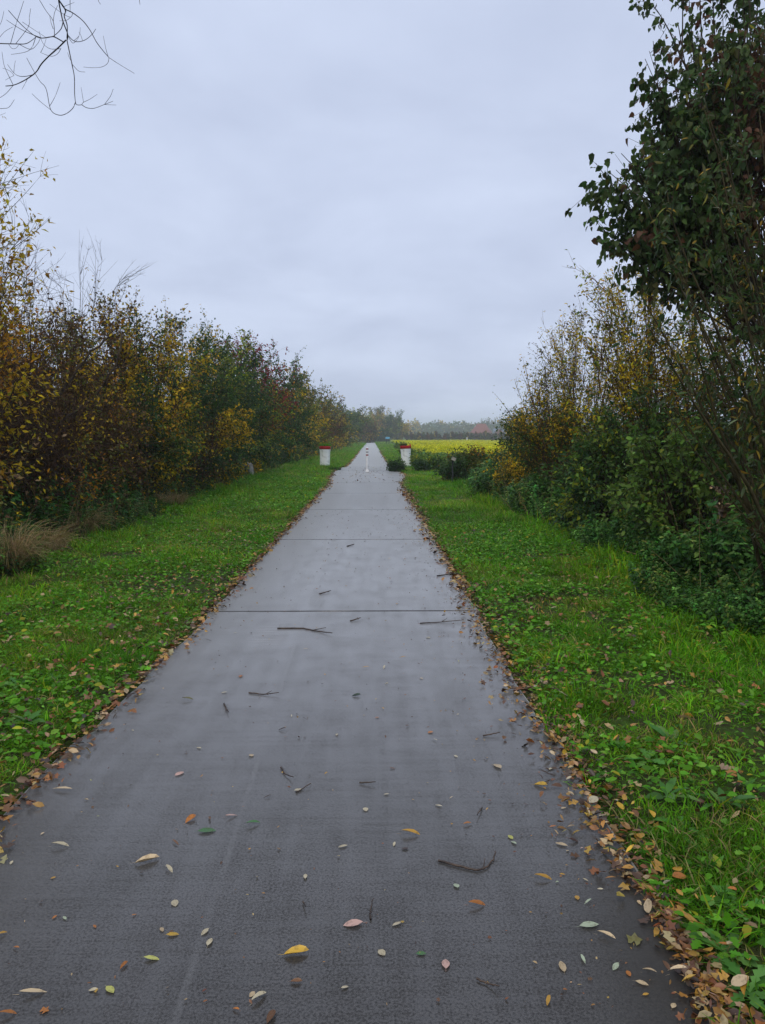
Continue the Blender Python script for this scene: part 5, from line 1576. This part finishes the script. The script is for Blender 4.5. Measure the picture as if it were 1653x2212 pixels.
# tall green weeds between grass and mustard
for k, (X, Y, r, h) in enumerate([(2.75, 41, .6, .42), (2.7, 48, .5, .5), (3.0, 56, .6, .55), (3.2, 66, .7, .6), (3.6, 82, .8, .7), (4.1, 104, 1.0, .8), (3.3, 37.5, .9, .5), (4.6, 34, 1.0, .55)]):
    lab = ['nearest low green weed clump beside the leaning planter', 'second green weed clump along the mustard edge', 'third green weed clump along the mustard edge', 'fourth green weed clump along the mustard edge',
           'fifth green weed clump along the mustard edge', 'farthest green weed clump along the mustard edge', 'green weed clump between planter and bramble mound', 'green weed clump just behind the bramble mound'][k]
    plant('weed_plant', lab, 'weeds', (X, Y, 0), [((0, 0, h * .45), (r, r * 1.6, h * .5))], pal((GREEN, 3), (LGREEN, 6), (YELGREEN, 1.2)), nclump=60, ntwig=7, nleaf=8, leaf=.10 + Y * .0008, twig=.3, stems=8, stem_r=.01,
          stem_spread=1.5, limb_r=.008, up=.8, bark=M_BARKOLIVE)

# ---- bollard
bo = empty('bollard', (*on_ground(793.5, 1020)[:2], 0))
tag(bo, 'slim white bollard with red bands standing mid path', 'bollard')
link('post', lathe([(.056, .10), (.056, 1.09), (.052, 1.12), (.034, 1.135), (.0005, 1.14)], 20, 'post'), M_WHITE, bo)
me = bpy.data.meshes.new('base_plate'); bm = bmesh.new(); bmesh.ops.create_cube(bm, size=1)
for v_ in bm.verts:
    t_ = .085 if v_.co.z < 0 else .07
    v_.co = Vector((math.copysign(t_, v_.co.x), math.copysign(t_, v_.co.y), .001 if v_.co.z < 0 else .105))
bmesh.ops.bevel(bm, geom=bm.edges[:], offset=.012, segments=2, affect='EDGES'); bm.to_mesh(me); bm.free()
link('base_block', me, M_WHITE, bo)
for z0, z1, m_ in [(1.03, 1.09, M_DKRED), (.89, .945, M_GREYBAND), (.755, .815, M_DKRED)]:
    link('reflective_band', lathe([(.0565, z0), (.0585, z0 + .003), (.0585, z1 - .003), (.0565, z1)], 20, 'reflective_band'), m_, bo)

# ---- marker stone at the hedge
ms_ = on_ground(538, 1030)
bm = bmesh.new()
prof = [(-.27, 0), (.27, 0), (.27, .42)] + [(.27 * math.cos(t), .42 + .2 * math.sin(t)) for t in np.linspace(.15, math.pi - .15, 12)] + [(-.27, .42)]
fr_ = [bm.verts.new((x, -.16, z - .04)) for x, z in prof]; bk = [bm.verts.new((x, .16, z - .04)) for x, z in prof]
bm.faces.new(fr_); bm.faces.new(bk[::-1])
for k in range(len(prof)):
    bm.faces.new((fr_[k], bk[k], bk[(k + 1) % len(prof)], fr_[(k + 1) % len(prof)]))
bmesh.ops.recalc_face_normals(bm, faces=bm.faces[:])
bmesh.ops.bevel(bm, geom=bm.edges[:], offset=.018, segments=2, affect='EDGES')
for v_ in bm.verts:
    v_.co += Vector(rng.normal(0, .003, 3))
me = bpy.data.meshes.new('marker_stone'); bm.to_mesh(me); bm.free()
o = link('marker_stone', me, M_STONE); o.location = (ms_[0] - .1, ms_[1], .02); o.rotation_euler = (0, R_(-4), R_(-22))
tag(o, 'weathered grey round topped stone at the foot of the hedge', 'stone')


def box(name, x0, x1, y0, y1, z0, z1, mat, parent=None, bev=0.0):
    bm = bmesh.new(); bmesh.ops.create_cube(bm, size=1)
    for v_ in bm.verts:
        v_.co = Vector((x0 if v_.co.x < 0 else x1, y0 if v_.co.y < 0 else y1, z0 if v_.co.z < 0 else z1))
    if bev:
        bmesh.ops.bevel(bm, geom=bm.edges[:], offset=bev, segments=1, affect='EDGES')
    me = bpy.data.meshes.new(name); bm.to_mesh(me); bm.free()
    return link(name, me, mat, parent)


# ---- small marker post in the bramble mound
mk = on_ground(978, 1024)
r_ = empty('marker_post', (mk[0], mk[1] - 8.2, 0))
tag(r_, 'short dark stake with a tilted white plate in the bramble mound', 'marker')
r_.location = tuple(float(q) for q in at(978, 1000, 26.2)); r_.location.z = 0
box('stake', -.025, .025, -.025, .025, -.05, .84, M_METAL, r_)
pl_ = box('plate', -.075, .075, -.012, .012, -.06, .06, M_STONE, r_, .004); pl_.location = (.03, -.05, .86); pl_.rotation_euler = (R_(-12), R_(24), R_(8))

# ---- blue signboard
bs_ = empty('signboard', (4.0, 187, 0))
tag(bs_, 'small blue signboard on two dark posts beside the far path', 'sign')
for x in (-.36, .30):
    box('post', x - .075, x + .075, -.06, .06, -.05, 1.25, M_METAL, bs_, .01)
box('panel', -.52, .48, -.10, -.065, 1.17, 1.62, M_BLUE, bs_, .006)
box('panel_border', -.55, .51, -.06, -.03, 1.13, 1.66, M_STEEL, bs_, .006)

# ---- white post at the field's far edge
wp = empty('field_post', (26.6, 214, 0))
tag(wp, 'white post at the far edge of the mustard field', 'post')
link('shaft', lathe([(.12, -.05), (.12, 1.50), (.09, 1.56), (.0005, 1.58)], 14, 'shaft'), M_WHITE, wp)
link('foot_collar', lathe([(.13, .0), (.16, .02), (.16, .14), (.125, .16)], 14, 'foot_collar'), M_STONE, wp)

# ---- barrier at the far end of the path
br = empty('barrier', (.85, 313, 0))
tag(br, 'pale barrier with white post across the far end of the path', 'barrier')
for x in (-1.0, .75):
    box('post', x - .09, x + .09, -.09, .09, 0, 1.5, M_WHITE, br, .02)
for z in (1.28, .75):
    box('rail', -.9, .65, -.04, .04, z - .07, z + .07, M_STEEL, br, .01)

# ================================================================== MUSTARD FIELD
M_PETAL = leaf_mat('mustard_petal', transl=.35, rough=.6, spec=.15)
M_PETALI = inst_mat('mustard_petal_plants', M_PETAL)
P_MUS = pal(((.070, .165, .022), 4), ((.105, .21, .03), 3), ((.05, .12, .018), 2)); P_FLO = pal(((.66, .62, .010), 5), ((.70, .68, .03), 3), ((.42, .54, .03), 3))
must = []
for vv in range(9):
    b_ = Buf(); nl = 9; nf = [0, 0, 5, 6, 8, 12, 14, 16, 20][vv]
    z_ = rng.uniform(.12, .62, nl); a_ = rng.random(nl) * 6.283
    D_ = np.stack([np.cos(a_), np.sin(a_), rng.uniform(-.2, .7, nl)], 1); s_ = rng.uniform(.12, .24, nl)
    b_.scatter(T_OVAL4, np.stack([rng.normal(0, .05, nl), rng.normal(0, .05, nl), z_], 1), frames(D_, rng.normal(0, .4, nl)), np.stack([s_] * 3, 1), jitter(pick(P_MUS, nl)))
    nleaf_f = sum(len(f) for f in b_.F)
    if nf:
        p_ = rng.normal(0, 1, (nf, 3)) * [.10, .10, .05] + [0, 0, .66]; s_ = rng.uniform(.05, .10, nf)
        b_.scatter(T_DIAMOND, p_, frames(rand_dir(nf) * [1, 1, .4], rng.normal(0, .7, nf)), np.stack([s_, s_ * 1.3, s_], 1), jitter(pick(P_FLO, nf), .12))
    tm = b_.mesh('mustard_plant'); tm.materials.append(M_LEAFI); tm.materials.append(M_PETALI)
    mi = np.zeros(len(tm.polygons), dtype=np.int32); mi[nleaf_f:] = 1
    tm.polygons.foreach_set('material_index', mi); must.append(tm)
MP = []


def mustard(n, y0, y1, xs, sc):
    y = np.sqrt(y0 ** 2 + (y1 ** 2 - y0 ** 2) * rng.random(n))
    xl = np.interp(y, [36, 43, 60, 96, 150, 205], [3.4, 2.7, 3.1, 3.9, 4.7, 5.4])
    x = xl + (xs * y + 4 - xl) * rng.random(n)
    fl = vnoise(x, y, 9, 71) * .45 + vnoise(x, y, 2.5, 72) * .45 + rng.normal(0, .16, n)
    fl = (fl + .10) * np.clip((y - 36) / 22 * (x - xl + 1.0) / 2, 0, 1)
    var = np.clip((fl * 9.5).astype(int), 0, 8)
    h = (.85 + .4 * vnoise(x, y, 6, 73)) * np.clip((y - 28) / 12, .6, 1) * rng.uniform(.85, 1.12, n)
    MP.append((np.stack([x, y, np.full(n, -.02)], 1), np.stack([rng.normal(0, .08, n), rng.normal(0, .08, n), rng.random(n) * 6.283], 1), np.stack([np.full(n, sc), np.full(n, sc), h], 1), np.exp(rng.normal(0, .12, (n, 1))) * np.ones((1, 3)), var))


mustard(9000, 36, 70, .32, 1.3)
mustard(9000, 70, 120, .30, 1.7)
mustard(11000, 120, 205, .28, 2.3)
fo = gn_scatter('mustard_crop', must, *[np.concatenate([g[k] for g in MP]) for k in range(5)])
tag(fo, 'field of yellow flowering mustard beyond the planters', 'crop', kind='stuff')

# ================================================================== ORCHARD ROW
proto = []
for vv in range(4):
    hgt = 3.3 + .25 * vv
    pr = plant('orchard_tree', '', 'tree', (0, 0, 0), [((0, 0, 1.5), (.85, .8, 1.2)), ((0, 0, 2.5), (.6, .6, hgt - 2.5))], [pal((BROWN, 3), (OLIVE, 3), (GREEN, 2)), pal((RUST, 1.5), (OLIVE, 2), (BROWN, 3)), pal((OLIVE, 3), (DKGREEN, 2), (BROWN, 1.5)), pal((BROWN, 3), (GOLD, .8), (OLIVE, 2))][vv],
               nclump=40, ntwig=6, nleaf=7, leaf=.34, twig=.5, stems=1, stem_r=.09, limb_r=.03, twig_r=.012, up=.7)[0]
    proto.append(pr)
GO = 'fruit trees of the orchard row'
used = set()
spots = []
for k in range(64):
    spots.append((13.5 + 1.55 * k + rng.normal(0, .18), 292 + rng.normal(0, .4), 1.0))
for k, (X, Y, s) in enumerate(spots):
    src = proto[k % 4]
    if src.name in used:
        o = src.copy(); col.objects.link(o)
        for ch in src.children:
            c2 = ch.copy(); col.objects.link(c2); c2.parent = o
    else:
        o = src; used.add(src.name)
    o.location = (X, Y, 0); o.rotation_euler = (0, 0, rng.random() * 6.28); s_ = rng.uniform(.88, 1.12); o.scale = (s_, s_, s_ * rng.uniform(.92, 1.1))
    o['label'] = 'slim brown fruit tree in the row behind the mustard field'; o['group'] = GO

# ================================================================== FARM BUILDINGS
barn = empty('barn', (*(at(1040, 930, 440)[:2]), 0)); barn.rotation_euler = (0, 0, R_(-18))
tag(barn, 'red brick barn with a tall hipped red roof behind the orchard', 'building')


def prism(name, V, F, mat, parent):
    me = bpy.data.meshes.new(name); me.from_pydata(V, [], F); me.update()
    return link(name, me, mat, parent)


box('wall', -5.2, 5.2, -5, 5, 0, 3.9, M_BRICK, barn)
prism('roof', [(-5.8, -5.6, 3.8), (5.8, -5.6, 3.8), (5.8, 5.6, 3.8), (-5.8, 5.6, 3.8), (-2.2, 0, 9.2), (2.4, 0, 9.2)], [(0, 1, 5, 4), (1, 2, 5), (2, 3, 4, 5), (3, 0, 4), (3, 2, 1, 0)], M_ROOFRED, barn)
box('doorway_shade', -4.2, .3, -5.06, -4.9, .0, 3.4, M_DARK, barn)  # dark panel; the shade inside the open doorway is put into its colour
for x in (1.5, 3.4):
    w_ = box('window', x, x + .9, -5.05, -4.92, 1.6, 2.7, M_WHITE, barn)
    box('pane', x + .1, x + .8, -5.08, -5.051, 1.7, 2.6, M_GLASS, w_)
hs = empty('brick_house', (*(at(1075, 930, 455)[:2]), 0)); hs.rotation_euler = (0, 0, R_(4))
tag(hs, 'small red brick house with a blue grey roof beside the barn', 'building')
box('wall', -2.6, 9, -3, 3, 0, 3.2, M_BRICK, hs)
prism('gable', [(-2.9, -6, 0), (2.9, -6, 0), (2.9, -3.01, 0), (-2.9, -3.01, 0), (-2.9, -6, 3.6), (2.9, -6, 3.6), (2.9, -3.01, 3.6), (-2.9, -3.01, 3.6), (0, -6, 6.3), (0, -3.01, 6.3)],
      [(0, 1, 5, 8, 4), (1, 2, 6, 5), (2, 3, 7, 9, 6), (3, 0, 4, 7), (4, 8, 9, 7), (5, 6, 9, 8)], M_BRICK, hs)
prism('roof', [(-2.9, -3.4, 3.1), (9.4, -3.4, 3.1), (9.4, 3.4, 3.1), (-2.9, 3.4, 3.1), (-2.9, 0, 6.6), (9.4, 0, 6.6)], [(0, 1, 5, 4), (2, 3, 4, 5), (1, 2, 5), (3, 0, 4), (3, 2, 1, 0)], M_ROOFBLUE, hs)
for x in (-1.6, .6):
    w_ = box('window', x, x + 1.0, -6.05, -5.9, 1.0, 2.4, M_WHITE, hs)
    box('pane', x + .1, x + .9, -6.08, -6.051, 1.1, 2.3, M_GLASS, w_)
box('chimney', 4.2, 4.9, -.35, .35, 6.0, 7.6, M_BRICK, hs)

# ================================================================== DISTANT WOOD
db = Buf(); tbk = Buf()
P_WOOD = pal((OLIVE, 4), (GREEN, 3), (BROWN, 2), (GOLD, 1), (DKGREEN, 2))
for k in range(150):
    X = -120 + 450 * (k + rng.random()) / 150; Y = 640 + rng.normal(0, 25)
    h = rng.uniform(11, 15.5); r = rng.uniform(4, 6.5); n_ = 260
    base_c = pick(P_WOOD, 1)
    d = rand_dir(n_); pos = np.array([X, Y, h * .56]) + d * np.array([r, r, h * .44]) * (.45 + .55 * rng.random((n_, 1)) ** .5)
    s = rng.uniform(1.3, 2.6, n_)
    db.scatter(T_DIAMOND, pos, frames(rand_dir(n_), rng.random(n_) * 6), np.stack([s, s, s], 1), jitter(np.where(rng.random((n_, 1)) < .7, base_c, pick(P_WOOD, n_)), .2))
    P = np.array([[[X, Y, 0], [X, Y, h * .5], [X, Y, h * .8]]])
    v, f = tubes(P, np.array([[.3, .2, .08]]), 5); tbk.add(v, f, (.05, .04, .03))
wd = empty('distant_wood')
tag(wd, 'hazy wood along the horizon beyond the orchard', 'wood', kind='stuff')
link('foliage', db.mesh('foliage'), M_LEAF, wd)
link('stems', tbk.mesh('stems'), M_BARK, wd)
for k, px in enumerate([1046, 1056, 1067, 1079, 1092, 1105, 1120]):
    X, Y, _ = at(px, 940, 760)
    plant('poplar_tree', ['pale hazy tall poplar directly right of the barn roof', 'second hazy poplar from the barn roof', 'third hazy poplar from the barn roof', 'fourth hazy poplar from the barn roof', 'fifth hazy poplar from the barn roof', 'sixth hazy poplar from the barn roof', 'farthest hazy poplar of the row by the barn'][k],
          'tree', (X, Y, 0), [((0, 0, 12), (3.0, 3.0, 6)), ((0, 0, 17), (2.6, 2.6, 4.5))], pal((OLIVE, 3), (BROWN, 2), (TAN, 1)), nclump=50, ntwig=7, nleaf=4, leaf=.9, twig=1.6, stems=2, stem_r=.3, limb_r=.12, twig_r=.05, up=.9, group='poplar row by the barn')

# ================================================================== PERSON ON BICYCLE (far down the path)
CX, CY = float(at(796, 945, 291)[0]), 291.0
bike = empty('bicycle', (CX, CY, 0)); tag(bike, 'dark bicycle ridden far down the path', 'bicycle')


def ring(name, yc, R0, r0, mat, parent):
    a_ = np.linspace(0, 2 * np.pi, 29)
    P = np.stack([np.zeros(29), yc + R0 * np.cos(a_), R0 + .02 + R0 * np.sin(a_)], 1)
    v, f = tubes(P[None], np.full((1, 29), r0), 6)
    return link(name, mesh_np(name, v, f, smooth=True), mat, parent)


for yc in (-.52, .52):
    w_ = ring('wheel', yc, .335, .02, M_RUBBER, bike)
    sp = []
    for k in range(10):
        t_ = k / 10 * 6.283
        sp.append([(0, yc, .355), (0, yc + .165 * math.cos(t_), .355 + .165 * math.sin(t_)), (0, yc + .33 * math.cos(t_), .355 + .33 * math.sin(t_))])
    v, f = tubes(np.array(sp), np.full((10, 3), .003), 3); link('spoke', mesh_np('spoke', v, f), M_STEEL, w_)
fr2 = [[(0, .52, .355), (0, .44, .62), (0, .38, .92)], [(0, .40, .80), (0, .15, .55), (0, -.05, .30)], [(0, -.05, .30), (0, -.13, .60), (0, -.20, .90)], [(0, -.16, .76), (0, .12, .79), (0, .40, .82)], [(0, -.05, .30), (0, -.28, .33), (0, -.52, .355)], [(0, -.16, .74), (0, -.34, .55), (0, -.52, .355)]]
v, f = tubes(np.array(fr2), np.full((6, 3), .018), 6); link('frame', mesh_np('frame', v, f), M_METAL, bike)
hbz = [[(-.30, .26, 1.04), (-.12, .38, 1.02), (0, .38, .97)], [(.30, .26, 1.04), (.12, .38, 1.02), (0, .38, .97)]]
v, f = tubes(np.array(hbz), np.full((2, 3), .014), 6); link('handlebar', mesh_np('handlebar', v, f), M_STEEL, bike)
box('saddle', -.08, .08, -.33, -.08, .91, .96, M_RUBBER, bike, .02)
for sx in (-1, 1):
    box('pedal', sx * .10 - .05, sx * .10 + .05, -.1, .0, .24 + .12 * (sx > 0), .26 + .12 * (sx > 0), M_RUBBER, bike)
box('light', -.04, .04, .42, .47, .86, .93, M_WHITE, bike, .01)

body_v = [(0, -.2, 1.02, .15, .14), (0, -.14, 1.22, .16, .12), (0, -.02, 1.42, .19, .12), (0, .04, 1.53, .07, .07), (0, .07, 1.60, .065, .07), (0, .08, 1.68, .085, .10), (0, .08, 1.78, .075, .085)]
for sx in (-1, 1):
    body_v += [(sx * .19, .0, 1.43, .07, .07), (sx * .27, .12, 1.22, .052, .052), (sx * .28, .24, 1.08, .04, .04), (sx * .28, .31, 1.06, .035, .03)]
for sx, zk in ((-1, 0.0), (1, .10)):
    body_v += [(sx * .10, -.18, .96, .10, .10), (sx * .13, .16, .70 + zk, .075, .08), (sx * .11, -.02, .38 + zk, .05, .055), (sx * .11, .10, .285 + zk * 1.1, .04, .035)]
E = [(0, 1), (1, 2), (2, 3), (3, 4), (4, 5), (5, 6), (2, 7), (7, 8), (8, 9), (9, 10), (2, 11), (11, 12), (12, 13), (13, 14), (0, 15), (15, 16), (16, 17), (17, 18), (0, 19), (19, 20), (20, 21), (21, 22)]
me = bpy.data.meshes.new('body'); me.from_pydata([v_[:3] for v_ in body_v], E, []); me.update()
per = bpy.data.objects.new('person', me); col.objects.link(per); per.location = (CX, CY, 0)
tag(per, 'person in dark jacket and trousers riding the bicycle far down the path', 'person')
me.materials.append(M_CLOTH)
sk = per.modifiers.new('skin', 'SKIN'); sk.use_smooth_shade = True
lay = me.skin_vertices[0].data
for k, v_ in enumerate(body_v):
    lay[k].radius = (v_[3], v_[4])
lay[0].use_root = True
per.modifiers.new('sub', 'SUBSURF').render_levels = 2
face = lathe([(.0005, 1.585), (.06, 1.61), (.088, 1.67), (.086, 1.72), (.07, 1.76)], 14, 'face'); fo_ = link('face', face, M_SKIN, per); fo_.location = (0, .10, 0)
hair = lathe([(.09, 1.70), (.097, 1.75), (.085, 1.80), (.05, 1.83), (.0005, 1.84)], 14, 'hair'); ho = link('hair', hair, M_RUBBER, per); ho.location = (0, .08, 0)

# ================================================================== HAZE
bm = bmesh.new(); bmesh.ops.create_cube(bm, size=1)
for v_ in bm.verts:
    v_.co = Vector((-1400 if v_.co.x < 0 else 1400, -300 if v_.co.y < 0 else 1700, -1.2 if v_.co.z < 0 else 27))
me = bpy.data.meshes.new('haze'); bm.to_mesh(me); bm.free()
mh = bpy.data.materials.new('haze_air'); mh.use_nodes = True
nt = mh.node_tree; nt.nodes.remove(nt.nodes['Principled BSDF'])
pv = nt.nodes.new('ShaderNodeVolumePrincipled'); pv.inputs['Density'].default_value = .00078; pv.inputs['Color'].default_value = (.93, .95, 1, 1); pv.inputs['Anisotropy'].default_value = .2
nt.links.new(pv.outputs[0], nt.nodes['Material Output'].inputs['Volume'])
hz = link('haze', me, mh); tag(hz, 'thin damp haze over the fields', kind='stuff')
